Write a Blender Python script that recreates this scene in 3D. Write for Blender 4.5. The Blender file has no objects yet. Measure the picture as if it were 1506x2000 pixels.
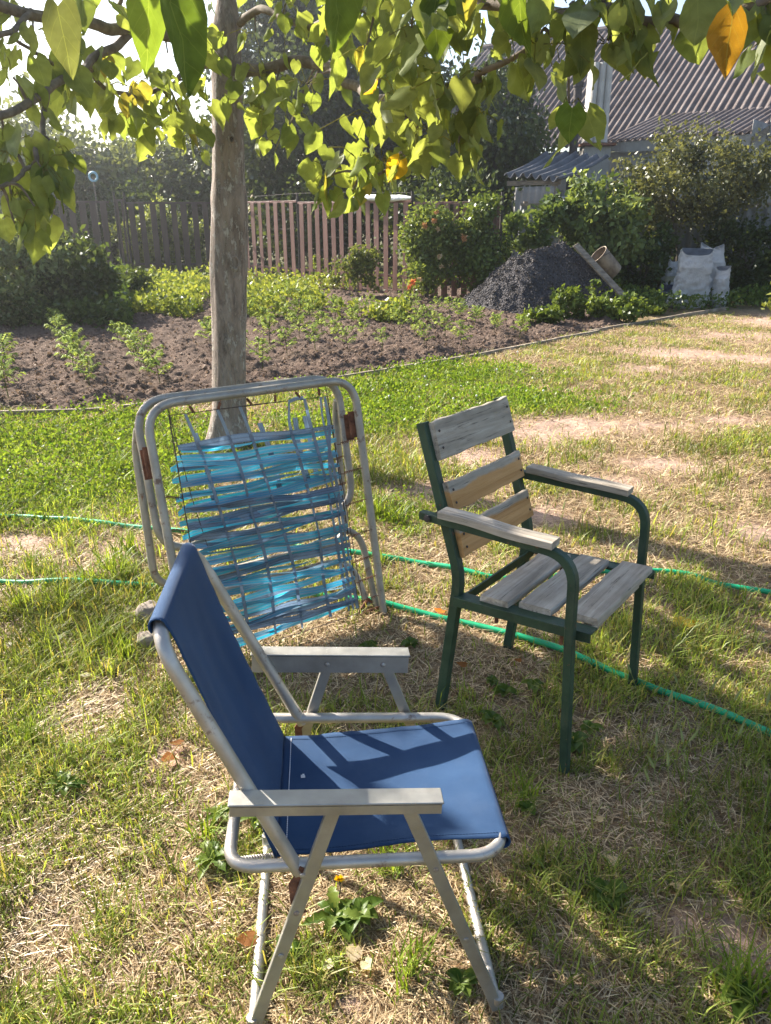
import bpy, math, random
import numpy as np
from mathutils import Vector, Matrix
random.seed(7)
RNG = np.random.default_rng(11)
S = bpy.context.scene
C = S.collection

# ------------------------------------------------------------------ camera
H = 1.45; F = 1480.0
PITCH = math.atan((1000 - 420) / F)
cam_d = bpy.data.cameras.new('camera'); cam = bpy.data.objects.new('camera', cam_d); C.objects.link(cam)
cam.location = (0, 0, H); cam.rotation_euler = (math.pi/2 - PITCH, 0, 0)
cam_d.sensor_fit = 'VERTICAL'; cam_d.sensor_height = 24.0; cam_d.lens = F/2000*24.0
cam_d.clip_start = 0.02; cam_d.clip_end = 2000
S.camera = cam
# ------------------------------------------------------------------ sky, sun, exposure
SUN_AZ = math.radians(-52); SUN_EL = math.radians(34)
w = bpy.data.worlds.new('World'); S.world = w; w.use_nodes = True
nt = w.node_tree; bg = nt.nodes['Background']
sky = nt.nodes.new('ShaderNodeTexSky'); sky.sky_type = 'NISHITA'; sky.sun_disc = False
sky.sun_elevation = SUN_EL; sky.sun_rotation = SUN_AZ; sky.air_density = 1.0; sky.dust_density = 2.0
nt.links.new(sky.outputs[0], bg.inputs[0]); bg.inputs[1].default_value = 0.088
sd = Vector((math.sin(SUN_AZ)*math.cos(SUN_EL), math.cos(SUN_AZ)*math.cos(SUN_EL), math.sin(SUN_EL)))
sl = bpy.data.lights.new('sun', 'SUN'); so = bpy.data.objects.new('sun', sl); C.objects.link(so)
sl.energy = 5.0; sl.angle = math.radians(0.5); sl.color = (1.0, 0.93, 0.82)
so.rotation_euler = sd.to_track_quat('Z', 'Y').to_euler(); so.location = (-8, 6, 12)
S.view_settings.view_transform = 'Standard'; S.view_settings.look = 'None'
S.view_settings.exposure = 1.80; S.view_settings.gamma = 1.0
S.cycles.max_bounces = 6; S.cycles.transparent_max_bounces = 6
S.cycles.use_denoising = True

# ------------------------------------------------------------------ helpers
cP, sP = math.cos(PITCH), math.sin(PITCH)
def at(px, py, z=None, Y=None):
    """the place seen at a photograph pixel, at height z or at distance Y"""
    d = np.array([(px-753)/F, cP-(py-1000)/F*sP, -sP-(py-1000)/F*cP])
    t = (Y/d[1]) if Y is not None else (((z or 0.0)-H)/d[2])
    return np.array([0, 0, H]) + d*t
def g2(px, py): return at(px, py, 0.0)[:2]

def hash2(ix, iy, s):
    h = (ix.astype(np.int64)*374761393 + iy.astype(np.int64)*668265263 + s*974711) & 0x7fffffff
    h = ((h ^ (h >> 13))*1274126177) & 0x7fffffff
    return ((h ^ (h >> 16)) & 0xffff)/65535.0
def noise(x, y, s=0):
    x = np.asarray(x, float); y = np.asarray(y, float)
    ix = np.floor(x); iy = np.floor(y); fx = x-ix; fy = y-iy
    fx = fx*fx*(3-2*fx); fy = fy*fy*(3-2*fy)
    a = hash2(ix, iy, s); b = hash2(ix+1, iy, s); c = hash2(ix, iy+1, s); d = hash2(ix+1, iy+1, s)
    return (a*(1-fx)+b*fx)*(1-fy)+(c*(1-fx)+d*fx)*fy
def fbm(x, y, o=4, s=0):
    r = 0; a = .5; t = 0
    for i in range(o):
        r = r+a*noise(np.asarray(x)*2**i, np.asarray(y)*2**i, s+i*17); t += a; a *= .5
    return r/t

def tag(o, label=None, cat=None, group=None, kind=None):
    if label: o['label'] = label
    if cat: o['category'] = cat
    if group: o['group'] = group
    if kind: o['kind'] = kind
    return o
def empty(name, loc, label, cat, group=None, mat=None):
    o = bpy.data.objects.new(name, None); C.objects.link(o); o.empty_display_size = .1
    if mat is not None: o.matrix_world = mat
    else: o.location = Vector(loc)
    return tag(o, label, cat, group)
def link(name, me, parent=None):
    o = bpy.data.objects.new(name, me); C.objects.link(o)
    if parent is not None: o.parent = parent
    return o
def fast(name, V, Fc, mat, col=None, uv=None, parent=None, smooth=False, k=4):
    """one mesh from arrays: V (n,3), Fc (m,k)"""
    V = np.ascontiguousarray(V, np.float32); Fc = np.ascontiguousarray(Fc, np.int32)
    me = bpy.data.meshes.new(name); n = len(V); m = len(Fc); k = Fc.shape[1]
    me.vertices.add(n); me.vertices.foreach_set('co', V.ravel())
    me.loops.add(m*k); me.loops.foreach_set('vertex_index', Fc.ravel())
    me.polygons.add(m); me.polygons.foreach_set('loop_start', np.arange(0, m*k, k, dtype=np.int32))
    me.update(calc_edges=True)
    if col is not None:
        a = me.attributes.new('Col', 'FLOAT_COLOR', 'POINT')
        cc = np.ones((n, 4), np.float32); cc[:, :3] = col; a.data.foreach_set('color', cc.ravel())
    if uv is not None:
        l = me.uv_layers.new(name='UVMap'); l.data.foreach_set('uv', np.ascontiguousarray(uv, np.float32)[Fc.ravel()].ravel())
    if smooth: me.polygons.foreach_set('use_smooth', np.ones(m, bool))
    for mm in (mat if isinstance(mat, list) else [mat]): me.materials.append(mm)
    return link(name, me, parent)
class MB:
    def __init__(s): s.v = []; s.f = []; s.mi = []; s.uv = None; s.c = []
    def add(s, vs, fs, mi=0, col=(1, 1, 1)):
        o = len(s.v); s.v += [tuple(map(float, p)) for p in vs]; s.f += [tuple(i+o for i in f) for f in fs]; s.mi += [mi]*len(fs); s.c += [col]*len(vs)
        return s
    def box(s, c, size, R=None, mi=0, bevel=0.0, col=(1, 1, 1)):
        """box with chamfered long edges when bevel > 0 (axes: rows of R)"""
        c = np.array(c, float); hx, hy, hz = np.array(size)/2
        R = np.eye(3) if R is None else np.array(R, float)
        if bevel <= 0:
            P = [(x, y, z) for x in (-hx, hx) for y in (-hy, hy) for z in (-hz, hz)]
            fs = [(0, 1, 3, 2), (4, 6, 7, 5), (0, 4, 5, 1), (2, 3, 7, 6), (0, 2, 6, 4), (1, 5, 7, 3)]
        else:
            b = min(bevel, hx*.9, hy*.9, hz*.9); P = []; idx = {}
            for sx in (-1, 1):
                for sy in (-1, 1):
                    for sz in (-1, 1):
                        for ax in range(3):
                            p = [sx*(hx-b), sy*(hy-b), sz*(hz-b)]; p[ax] += (sx, sy, sz)[ax]*b
                            idx[(sx, sy, sz, ax)] = len(P); P.append(tuple(p))
            fs = []
            q = lambda *k: [idx[i] for i in k]
            for sx in (-1, 1): fs.append(q((sx, -1, -1, 0), (sx, 1, -1, 0), (sx, 1, 1, 0), (sx, -1, 1, 0)))
            for sy in (-1, 1): fs.append(q((-1, sy, -1, 1), (1, sy, -1, 1), (1, sy, 1, 1), (-1, sy, 1, 1)))
            for sz in (-1, 1): fs.append(q((-1, -1, sz, 2), (1, -1, sz, 2), (1, 1, sz, 2), (-1, 1, sz, 2)))
            for a in (-1, 1):
                for b2 in (-1, 1):
                    fs.append(q((a, b2, -1, 0), (a, b2, 1, 0), (a, b2, 1, 1), (a, b2, -1, 1)))
                    fs.append(q((a, -1, b2, 0), (a, 1, b2, 0), (a, 1, b2, 2), (a, -1, b2, 2)))
                    fs.append(q((-1, a, b2, 1), (1, a, b2, 1), (1, a, b2, 2), (-1, a, b2, 2)))
                    for d in (-1, 1): fs.append(q((a, b2, d, 0), (a, b2, d, 1), (a, b2, d, 2)))
        return s.add([c+np.array(p)@R for p in P], fs, mi, col)
    def tube(s, pts, r, seg=10, closed=False, cap=True, mi=0, flat=None, up=None, col=(1, 1, 1)):
        """round (or, with flat=(a,b), rectangular) tube along pts; r may be a list"""
        P = [np.array(p, float) for p in pts]; n = len(P)
        rs = list(r) if hasattr(r, '__len__') else [r]*n
        T = []
        for i in range(n):
            a = P[(i-1) % n] if (closed or i > 0) else P[i]; b = P[(i+1) % n] if (closed or i < n-1) else P[i]
            t = b-a; T.append(t/max(np.linalg.norm(t), 1e-9))
        u = np.array(up, float) if up is not None else (np.array([0, 0, 1.]) if abs(T[0][2]) < .9 else np.array([1., 0, 0]))
        V = []; 
        for i in range(n):
            if up is not None: u = np.array(up, float)
            a = u-T[i]*(u@T[i]); a /= max(np.linalg.norm(a), 1e-9); u = a; b = np.cross(T[i], a)
            if flat:
                fa, fb = flat; ch = min(fa, fb)*.18
                prof = [(fa-ch, fb), (-fa+ch, fb), (-fa, fb-ch), (-fa, -fb+ch), (-fa+ch, -fb), (fa-ch, -fb), (fa, -fb+ch), (fa, fb-ch)]
                for x, y in prof: V.append(P[i]+a*x+b*y)
            else:
                for k in range(seg):
                    w_ = 2*math.pi*k/seg; V.append(P[i]+a*rs[i]*math.cos(w_)+b*rs[i]*math.sin(w_))
        if flat: seg = 8
        fs = []
        for i in range(n if closed else n-1):
            j = (i+1) % n
            for k in range(seg):
                l = (k+1) % seg; fs.append((i*seg+k, i*seg+l, j*seg+l, j*seg+k))
        if cap and not closed: fs.append(tuple(range(seg))[::-1]); fs.append(tuple((n-1)*seg+k for k in range(seg)))
        return s.add(V, fs, mi, col)
    def lathe(s, prof, c, seg=16, axis=None, mi=0, col=(1, 1, 1)):
        R = np.eye(3) if axis is None else np.array(Vector(axis).to_track_quat('Z', 'Y').to_matrix())
        V = []; fs = []; n = len(prof)
        for r, z in prof:
            for k in range(seg):
                a = 2*math.pi*k/seg; V.append(np.array(c)+R@np.array([r*math.cos(a), r*math.sin(a), z]))
        for i in range(n-1):
            for k in range(seg):
                l = (k+1) % seg; fs.append((i*seg+k, i*seg+l, (i+1)*seg+l, (i+1)*seg+k))
        fs.append(tuple(range(seg))[::-1]); fs.append(tuple((n-1)*seg+k for k in range(seg)))
        return s.add(V, fs, mi, col)
    def build(s, name, mat, parent=None, smooth=False, angle=None, colour=False):
        me = bpy.data.meshes.new(name); me.from_pydata(s.v, [], s.f)
        for mm in (mat if isinstance(mat, list) else [mat]): me.materials.append(mm)
        me.polygons.foreach_set('material_index', s.mi)
        if colour:
            a = me.attributes.new('Col', 'FLOAT_COLOR', 'POINT'); cc = np.ones((len(s.v), 4), np.float32); cc[:, :3] = s.c; a.data.foreach_set('color', cc.ravel())
        if smooth:
            me.polygons.foreach_set('use_smooth', [True]*len(s.f))
            try: me.set_sharp_from_angle(angle=math.radians(angle or 40))
            except Exception: pass
        me.update()
        return link(name, me, parent)
def smooth_path(pts, n=6):
    """Catmull-Rom through pts"""
    P = [np.array(p, float) for p in pts]; P = [2*P[0]-P[1]]+P+[2*P[-1]-P[-2]]; out = []
    for i in range(1, len(P)-2):
        for k in range(n):
            t = k/n; a, b, c, d = P[i-1], P[i], P[i+1], P[i+2]
            out.append(.5*(2*b+(c-a)*t+(2*a-5*b+4*c-d)*t*t+(3*b-a-3*c+d)*t**3))
    out.append(P[-2]); return out
def round_poly(pts, r, n=5, closed=True):
    P = [np.array(p, float) for p in pts]; m = len(P); out = []
    for i in range(m):
        if not closed and i in (0, m-1): out.append(P[i]); continue
        a, b, c = P[i-1], P[i], P[(i+1) % m]
        u = (a-b)/np.linalg.norm(a-b); v = (c-b)/np.linalg.norm(c-b); rr = r[i] if hasattr(r, '__len__') else r
        for k in range(n+1):
            t = k/n; out.append((b+u*rr)*(1-t)**2+2*b*t*(1-t)+(b+v*rr)*t*t)
    return out

# ------------------------------------------------------------------ materials
class NT:
    def __init__(s, name):
        s.m = bpy.data.materials.new(name); s.m.use_nodes = True; s.t = s.m.node_tree; s.t.nodes.clear()
        s.out = s.n('ShaderNodeOutputMaterial')
    def n(s, typ, **kw):
        x = s.t.nodes.new(typ)
        for k, v in kw.items(): setattr(x, k, v)
        return x
    def l(s, a, b): s.t.links.new(a, b)
    def coord(s, out='Object', scale=(1, 1, 1)):
        tc = s.n('ShaderNodeTexCoord'); mp = s.n('ShaderNodeMapping'); mp.inputs['Scale'].default_value = scale
        s.l(tc.outputs[out], mp.inputs[0]); return mp.outputs[0]
    def noise(s, vec, scale, detail=4, rough=.55, dist=0):
        x = s.n('ShaderNodeTexNoise'); x.inputs['Scale'].default_value = scale; x.inputs['Detail'].default_value = detail
        x.inputs['Roughness'].default_value = rough; x.inputs['Distortion'].default_value = dist; s.l(vec, x.inputs['Vector']); return x.outputs[0]
    def ramp(s, fac, stops, interp='LINEAR'):
        r = s.n('ShaderNodeValToRGB'); r.color_ramp.interpolation = interp; e = r.color_ramp.elements
        while len(e) < len(stops): e.new(.5)
        for i, (p, c) in enumerate(stops): e[i].position = p; e[i].color = (*c, 1) if len(c) == 3 else c
        s.l(fac, r.inputs[0]); return r.outputs[0]
    def mix(s, fac, a, b, mode='MIX'):
        x = s.n('ShaderNodeMix', data_type='RGBA', blend_type=mode)
        for sock, v in ((x.inputs[0], fac), (x.inputs[6], a), (x.inputs[7], b)):
            if isinstance(v, (int, float)): sock.default_value = v
            elif isinstance(v, tuple): sock.default_value = (*v, 1) if len(v) == 3 else v
            else: s.l(v, sock)
        return x.outputs[2]
    def math(s, op, a, b=0.0):
        x = s.n('ShaderNodeMath', operation=op)
        for sock, v in ((x.inputs[0], a), (x.inputs[1], b)):
            if isinstance(v, (int, float)): sock.default_value = v
            else: s.l(v, sock)
        return x.outputs[0]
    def bump(s, h, strength=.4, dist=.01):
        b = s.n('ShaderNodeBump'); b.inputs['Strength'].default_value = strength; b.inputs['Distance'].default_value = dist; s.l(h, b.inputs['Height']); return b.outputs[0]
    def pbr(s, col, rough=.7, metal=0, normal=None, spec=None):
        p = s.n('ShaderNodeBsdfPrincipled')
        for nm, v in (('Base Color', col), ('Roughness', rough), ('Metallic', metal)):
            if isinstance(v, (int, float)): p.inputs[nm].default_value = v
            elif isinstance(v, tuple): p.inputs[nm].default_value = (*v, 1)
            else: s.l(v, p.inputs[nm])
        if spec is not None: p.inputs['Specular IOR Level'].default_value = spec
        if normal is not None: s.l(normal, p.inputs['Normal'])
        s.l(p.outputs[0], s.out.inputs[0]); s.p = p; return s.m
def mat_noise(name, c1, c2, scale=8, rough=.75, metal=0, stretch=(1, 1, 1), bump=.2, bscale=None, lo=.35, hi=.65, c3=None):
    t = NT(name); v = t.coord('Object', stretch); f = t.noise(v, scale, 6)
    col = t.ramp(f, [(lo, c1), (hi, c2)] if c3 is None else [(lo, c1), ((lo+hi)/2, c2), (hi, c3)])
    nrm = t.bump(t.noise(v, bscale or scale*4, 5), bump, .01) if bump else None
    return t.pbr(col, rough, metal, nrm)
def mat_leaf(name, trans=.45, gloss=.12, tint=(1.25, 1.2, .55), veins=False, rough=.45):
    t = NT(name); a = t.n('ShaderNodeAttribute', attribute_name='Col'); col = a.outputs[0]; nrm = None
    if veins:
        tc = t.n('ShaderNodeTexCoord'); sep = t.n('ShaderNodeSeparateXYZ'); t.l(tc.outputs['UV'], sep.inputs[0])
        u = t.math('ABSOLUTE', t.math('SUBTRACT', sep.outputs[0], .5)); v = sep.outputs[1]
        mid = t.math('LESS_THAN', u, .009)
        side = t.math('MULTIPLY', t.math('LESS_THAN', t.math('FRACT', t.math('ADD', t.math('MULTIPLY', t.math('SUBTRACT', v, t.math('POWER', t.math('MULTIPLY', u, 1.25), 1.35)), 4.2), .25)), .045), .55)
        f = t.math('MULTIPLY', t.math('MAXIMUM', mid, side), .5)
        blot = t.noise(t.coord('Object'), 30, 3)
        col = t.mix(t.ramp(blot, [(.42, (0, 0, 0)), (.7, (.75, .75, .75))]), col, t.mix(1.0, col, (.72, .72, .6), 'MULTIPLY'))
        col2 = t.mix(f, col, t.mix(.5, col, (.28, .33, .12)))
        col = col2
    d = t.n('ShaderNodeBsdfDiffuse'); tr = t.n('ShaderNodeBsdfTranslucent'); gl = t.n('ShaderNodeBsdfGlossy'); gl.inputs['Roughness'].default_value = rough
    t.l(col, d.inputs[0]); t.l(t.mix(1.0, col, tint, 'MULTIPLY'), tr.inputs[0]); gl.inputs[0].default_value = (1, 1, 1, 1)
    m1 = t.n('ShaderNodeMixShader'); m1.inputs[0].default_value = trans; t.l(d.outputs[0], m1.inputs[1]); t.l(tr.outputs[0], m1.inputs[2])
    fr = t.n('ShaderNodeFresnel'); fr.inputs[0].default_value = 1.4
    m2 = t.n('ShaderNodeMixShader'); t.l(t.math('MULTIPLY', fr.outputs[0], gloss*1.1), m2.inputs[0]); t.l(m1.outputs[0], m2.inputs[1]); t.l(gl.outputs[0], m2.inputs[2])
    t.l(m2.outputs[0], t.out.inputs[0]); return t.m
M = {}
M['leaf'] = mat_leaf('leaf', .55, .035, (1.9, 1.75, .70), veins=True, rough=.6)
M['grass'] = mat_leaf('grass_blade', .45, .02, (1.5, 1.4, .55))
M['straw'] = mat_leaf('straw_blade', .25, .03, (1.1, 1.0, .8))
M['foliage'] = mat_leaf('foliage', .38, .05, (1.35, 1.25, .55))
M['petal'] = mat_leaf('petal', .3, .05, (1, 1, 1))
def m_bark():
    t = NT('catalpa_bark'); v = t.coord('Object', (1, 1, .22)); v2 = t.coord('Object', (1, 1, .4))
    f = t.noise(v, 22, 8, .65, .6)
    base = t.ramp(f, [(.30, (.070, .052, .042)), (.42, (.18, .14, .115)), (.55, (.25, .20, .168)), (.75, (.36, .305, .262))])
    lime = t.ramp(t.noise(v2, 34, 9, .75), [(.53, (0, 0, 0)), (.565, (1, 1, 1))])
    zone = t.ramp(t.noise(t.coord('Object', (1, 1, .35)), 4.4, 3), [(.36, (0, 0, 0)), (.55, (1, 1, 1))])
    col = t.mix(t.math('MULTIPLY', t.math('MULTIPLY', lime, zone), .8), base, (.47, .43, .385))
    nrm = t.bump(t.math('ADD', f, t.math('MULTIPLY', lime, .25)), .9, .02)
    return t.pbr(col, .9, 0, nrm)
M['bark'] = m_bark()
M['twig'] = mat_noise('twig_bark', (.10, .075, .05), (.19, .15, .11), 30, .85)
M['trunk'] = mat_noise('dark_bark', (.05, .04, .03), (.12, .1, .08), 12, .9)
def m_alu(name, c1, c2, rough=.38, rust=.0, rustlo=.6):
    t = NT(name); v = t.coord('Object'); f = t.noise(v, 14, 5)
    col = t.ramp(f, [(.3, c1), (.7, c2)])
    r = t.ramp(t.noise(v, 23, 8, .7), [(rustlo, (0, 0, 0)), (rustlo+.08, (1, 1, 1))])
    col = t.mix(t.math('MULTIPLY', r, rust), col, (.13, .06, .03))
    ro = t.math('ADD', t.math('MULTIPLY', t.noise(v, 60, 4), .25), rough)
    me = t.math('SUBTRACT', .85, t.math('MULTIPLY', r, rust*.8))
    return t.pbr(col, ro, me, t.bump(t.noise(v, 180, 3), .06, .002))
M['alu'] = m_alu('worn_aluminium', (.36, .335, .30), (.52, .49, .45), .40, .8, .59)
M['alu_arm'] = m_alu('dull_aluminium', (.30, .285, .255), (.43, .415, .38), .42, .4, .68)
M['bed_tube'] = m_alu('grey_tube', (.31, .285, .25), (.44, .41, .365), .48, .85, .57)
M['rust'] = mat_noise('rusty_iron', (.10, .04, .022), (.25, .105, .055), 40, .9, .1, bump=.4)
M['wire'] = mat_noise('rusty_wire', (.05, .035, .03), (.12, .08, .06), 60, .8, .3, bump=0)
M['screw'] = m_alu('screw_head', (.25, .23, .2), (.5, .48, .45), .4, .6, .5)
def m_canvas():
    t = NT('blue_canvas'); v = t.coord('Object')
    f = t.noise(v, 7, 5); col = t.ramp(f, [(.3, (.016, .043, .100)), (.7, (.023, .060, .134))])
    wv = t.n('ShaderNodeTexWave', wave_type='BANDS', bands_direction='X'); wv.inputs['Scale'].default_value = 420; t.l(v, wv.inputs[0])
    wv2 = t.n('ShaderNodeTexWave', wave_type='BANDS', bands_direction='Y'); wv2.inputs['Scale'].default_value = 420; t.l(v, wv2.inputs[0])
    dust = t.ramp(t.noise(v, 11, 8, .7), [(.5, (0, 0, 0)), (.8, (.09, .09, .09))])
    col = t.mix(dust, col, (.2, .25, .33))
    nrm = t.bump(t.math('ADD', t.math('ADD', wv.outputs[1], wv2.outputs[1]), t.math('ADD', t.math('MULTIPLY', t.noise(v, 5, 4), 6), t.math('MULTIPLY', t.noise(v, 420, 2), 3))), .22, .003)
    m = t.pbr(col, .85, 0, nrm, .2); t.p.inputs['Sheen Weight'].default_value = .1; t.p.inputs['Sheen Roughness'].default_value = .4
    return m
M['canvas'] = m_canvas()
M['thread'] = mat_noise('white_thread', (.6, .6, .62), (.75, .75, .78), 50, .8, bump=0)
def m_wood(name, axis, c1, c2, c3, varnish=False, zone=None):
    t = NT(name); st = [34, 34, 34]; st[axis] = 1.6
    v = t.coord('Object', tuple(st)); f = t.noise(v, 1.0, 8, .62, .9); fine = t.noise(v, 4.2, 6, .7)
    col = t.ramp(f, [(.28, c1), (.5, c2), (.72, c3)])
    crack = t.ramp(fine, [(.33, (1, 1, 1)), (.42, (0, 0, 0))]); col = t.mix(t.ramp(t.noise(t.coord('Object'), 9, 5), [(.42, (0, 0, 0)), (.7, (.55, .55, .55))]), col, t.mix(1.0, col, (.62, .58, .52), 'MULTIPLY')); col = t.mix(t.math('MULTIPLY', crack, .8), col, (.035, .028, .022))
    if varnish:
        tc = t.n('ShaderNodeTexCoord'); sep = t.n('ShaderNodeSeparateXYZ'); t.l(tc.outputs['Object'], sep.inputs[0])
        k = t.math('ADD', t.math('MULTIPLY', t.math('SUBTRACT', sep.outputs[2], zone), -30), t.math('MULTIPLY', t.noise(t.coord('Object', (14, 5, 20)), 1, 5), 1.7))
        kk = t.ramp(k, [(.75, (0, 0, 0)), (1.25, (1, 1, 1))])
        col = t.mix(t.math('MULTIPLY', kk, .85), col, t.ramp(f, [(.3, (.38, .18, .05)), (.7, (.56, .30, .10))]))
    return t.pbr(col, .82, 0, t.bump(t.math('ADD', f, t.math('MULTIPLY', fine, .6)), .55, .004), .25)
GW = ((.19, .163, .13), (.36, .315, .255), (.52, .46, .385))
M['wood_y'] = m_wood('grey_board', 1, *GW)
M['wood_x'] = m_wood('grey_arm_board', 0, *GW)
M['wood_v1'] = m_wood('part_varnished_board_upper', 1, *GW, varnish=True, zone=.718)
M['wood_v2'] = m_wood('part_varnished_board_lower', 1, *GW, varnish=True, zone=.60)
def m_green():
    t = NT('dark_green_paint'); v = t.coord('Object'); col = t.ramp(t.noise(v, 14, 6), [(.3, (.012, .029, .017)), (.55, (.022, .050, .028)), (.75, (.034, .066, .040))])
    dust = t.ramp(t.noise(t.coord('Object', (1, 1, .4)), 26, 8, .7), [(.52, (0, 0, 0)), (.72, (.5, .5, .5))]); col = t.mix(dust, col, (.075, .085, .06))
    chip = t.ramp(t.noise(v, 48, 6, .6), [(.66, (0, 0, 0)), (.685, (1, 1, 1))]); col = t.mix(chip, col, (.10, .055, .032))
    return t.pbr(col, .55, 0, t.bump(t.math('ADD', t.noise(v, 90, 4), t.math('MULTIPLY', chip, -.6)), .25, .004), .4)
M['green_paint'] = m_green()
M['hose'] = mat_noise('green_hose', (.0, .25, .10), (.01, .36, .16), 9, .38, bump=.05)
def m_web(name, c, edge, back):
    # the strap itself is dull, but light shines through it bright cyan
    t = NT(name); tc = t.n('ShaderNodeTexCoord'); sep = t.n('ShaderNodeSeparateXYZ'); t.l(tc.outputs['UV'], sep.inputs[0])
    e = t.math('GREATER_THAN', t.math('ABSOLUTE', t.math('SUBTRACT', sep.outputs[1], .5)), .36)
    e2 = t.math('LESS_THAN', t.math('ABSOLUTE', t.math('SUBTRACT', sep.outputs[1], .5)), .07)
    chk = t.n('ShaderNodeTexChecker'); mp = t.n('ShaderNodeMapping'); mp.inputs['Scale'].default_value = (170, 7, 1); t.l(tc.outputs['UV'], mp.inputs[0]); t.l(mp.outputs[0], chk.inputs[0]); chk.inputs['Scale'].default_value = 1
    col = t.mix(t.math('MULTIPLY', chk.outputs[1], .35), c, tuple(x*.35 for x in c))
    col = t.mix(t.math('MAXIMUM', e, e2), col, edge)
    d = t.n('ShaderNodeBsdfDiffuse'); tr = t.n('ShaderNodeBsdfTranslucent'); t.l(col, d.inputs[0]); t.l(t.mix(t.math('MULTIPLY', t.math('MAXIMUM', e, e2), .8), back, edge), tr.inputs[0])
    gl = t.n('ShaderNodeBsdfGlossy'); gl.inputs[1].default_value = .45; gl.inputs[0].default_value = (.9, .95, 1, 1)
    m1 = t.n('ShaderNodeMixShader'); m1.inputs[0].default_value = .5; t.l(d.outputs[0], m1.inputs[1]); t.l(tr.outputs[0], m1.inputs[2])
    m2 = t.n('ShaderNodeMixShader'); m2.inputs[0].default_value = .08; t.l(m1.outputs[0], m2.inputs[1]); t.l(gl.outputs[0], m2.inputs[2])
    t.l(m2.outputs[0], t.out.inputs[0]); return t.m
M['web_blue'] = m_web('cyan_webbing', (.085, .22, .30), (.26, .34, .42), (.01, .52, .80))
M['web_grey'] = m_web('grey_blue_webbing', (.15, .19, .25), (.08, .11, .17), (.14, .22, .34))

def m_ground():
    t = NT('yard_ground'); a = t.n('ShaderNodeAttribute', attribute_name='Col'); v = t.coord('Object')
    n1 = t.noise(v, 38, 8, .7); n2 = t.noise(v, 6, 5)
    k = t.ramp(n1, [(.25, (.45, .45, .45)), (.5, (1, 1, 1)), (.75, (1.45, 1.4, 1.3))])
    col = t.mix(1.0, a.outputs[0], k, 'MULTIPLY'); col = t.mix(1.0, col, t.ramp(n2, [(.3, (.78, .76, .74)), (.7, (1.15, 1.13, 1.1))]), 'MULTIPLY')
    return t.pbr(col, .95, 0, t.bump(t.math('ADD', n1, t.noise(v, 140, 4)), .8, .015), .1)
M['ground'] = m_ground()
def m_soil():
    t = NT('garden_soil'); v = t.coord('Object'); n1 = t.noise(v, 16, 9, .72); n2 = t.noise(v, 2.2, 4)
    col = t.ramp(n1, [(.3, (.085, .060, .047)), (.55, (.16, .113, .088)), (.8, (.24, .18, .142))])
    col = t.mix(t.ramp(n2, [(.4, (0, 0, 0)), (.7, (.5, .5, .5))]), col, (.15, .115, .09))
    return t.pbr(col, .97, 0, t.bump(t.math('ADD', n1, t.noise(v, 70, 6, .7)), 1.0, .03), .08)
M['soil'] = m_soil()
M['slag'] = None
def m_slag():
    t = NT('dark_slag'); v = t.coord('Object'); vo = t.n('ShaderNodeTexVoronoi'); vo.inputs['Scale'].default_value = 34; t.l(v, vo.inputs[0])
    n = t.noise(v, 5, 7, .65)
    col = t.ramp(n, [(.3, (.030, .029, .031)), (.55, (.062, .058, .060)), (.8, (.14, .12, .115))])
    col = t.mix(t.ramp(vo.outputs[1], [(.0, (0, 0, 0)), (1, (.35, .35, .35))]), col, (.13, .12, .125))
    return t.pbr(col, .92, 0, t.bump(t.math('ADD', vo.outputs[0], n), 1.0, .05), .15)
M['slag'] = m_slag()
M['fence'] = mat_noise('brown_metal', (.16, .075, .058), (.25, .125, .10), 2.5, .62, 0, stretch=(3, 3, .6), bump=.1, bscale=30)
M['fence_shaded'] = mat_noise('shaded_brown_metal', (.046, .026, .021), (.082, .048, .039), 2.5, .62, 0, stretch=(3, 3, .6), bump=.1, bscale=30)  # same brown fence, with its backlit shade put into a darker colour
M['iron'] = mat_noise('dark_iron', (.03, .026, .025), (.075, .055, .05), 20, .7, .2)
def m_slate(name, c1, c2, c3):
    t = NT(name); v = t.coord('Object'); f = t.noise(v, 1.7, 7, .65); st = t.noise(t.coord('Object', (6, 6, .8)), 3, 6, .7)
    col = t.ramp(f, [(.3, c1), (.5, c2), (.75, c3)]); col = t.mix(t.ramp(st, [(.5, (0, 0, 0)), (.7, (.5, .5, .5))]), col, c1)
    return t.pbr(col, .9, 0, t.bump(st, .4, .02), .15)
M['slate'] = m_slate('weathered_slate_roof', (.078, .061, .056), (.124, .101, .094), (.175, .152, .144))
M['slate2'] = m_slate('grey_slate', (.075, .078, .085), (.125, .128, .138), (.20, .20, .21))
M['slate3'] = m_slate('light_slate_sheet', (.20, .19, .18), (.29, .275, .26), (.39, .37, .345))
M['slate_pale'] = m_slate('pale_chimney_sheet', (.34, .325, .305), (.47, .45, .42), (.58, .56, .53))
M['plaster'] = m_slate('pale_plaster', (.20, .19, .17), (.31, .295, .27), (.44, .42, .39))
M['grey_wall'] = m_slate('grey_boards', (.13, .13, .135), (.20, .20, .205), (.29, .285, .28))
M['old_wood'] = mat_noise('old_wood', (.12, .095, .07), (.27, .22, .165), 6, .9, 0, stretch=(1, 1, 6), bump=.4)
M['plank'] = mat_noise('edging_board', (.16, .12, .085), (.33, .27, .2), 8, .92, 0, stretch=(1, 1, 1), bump=.5)
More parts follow.
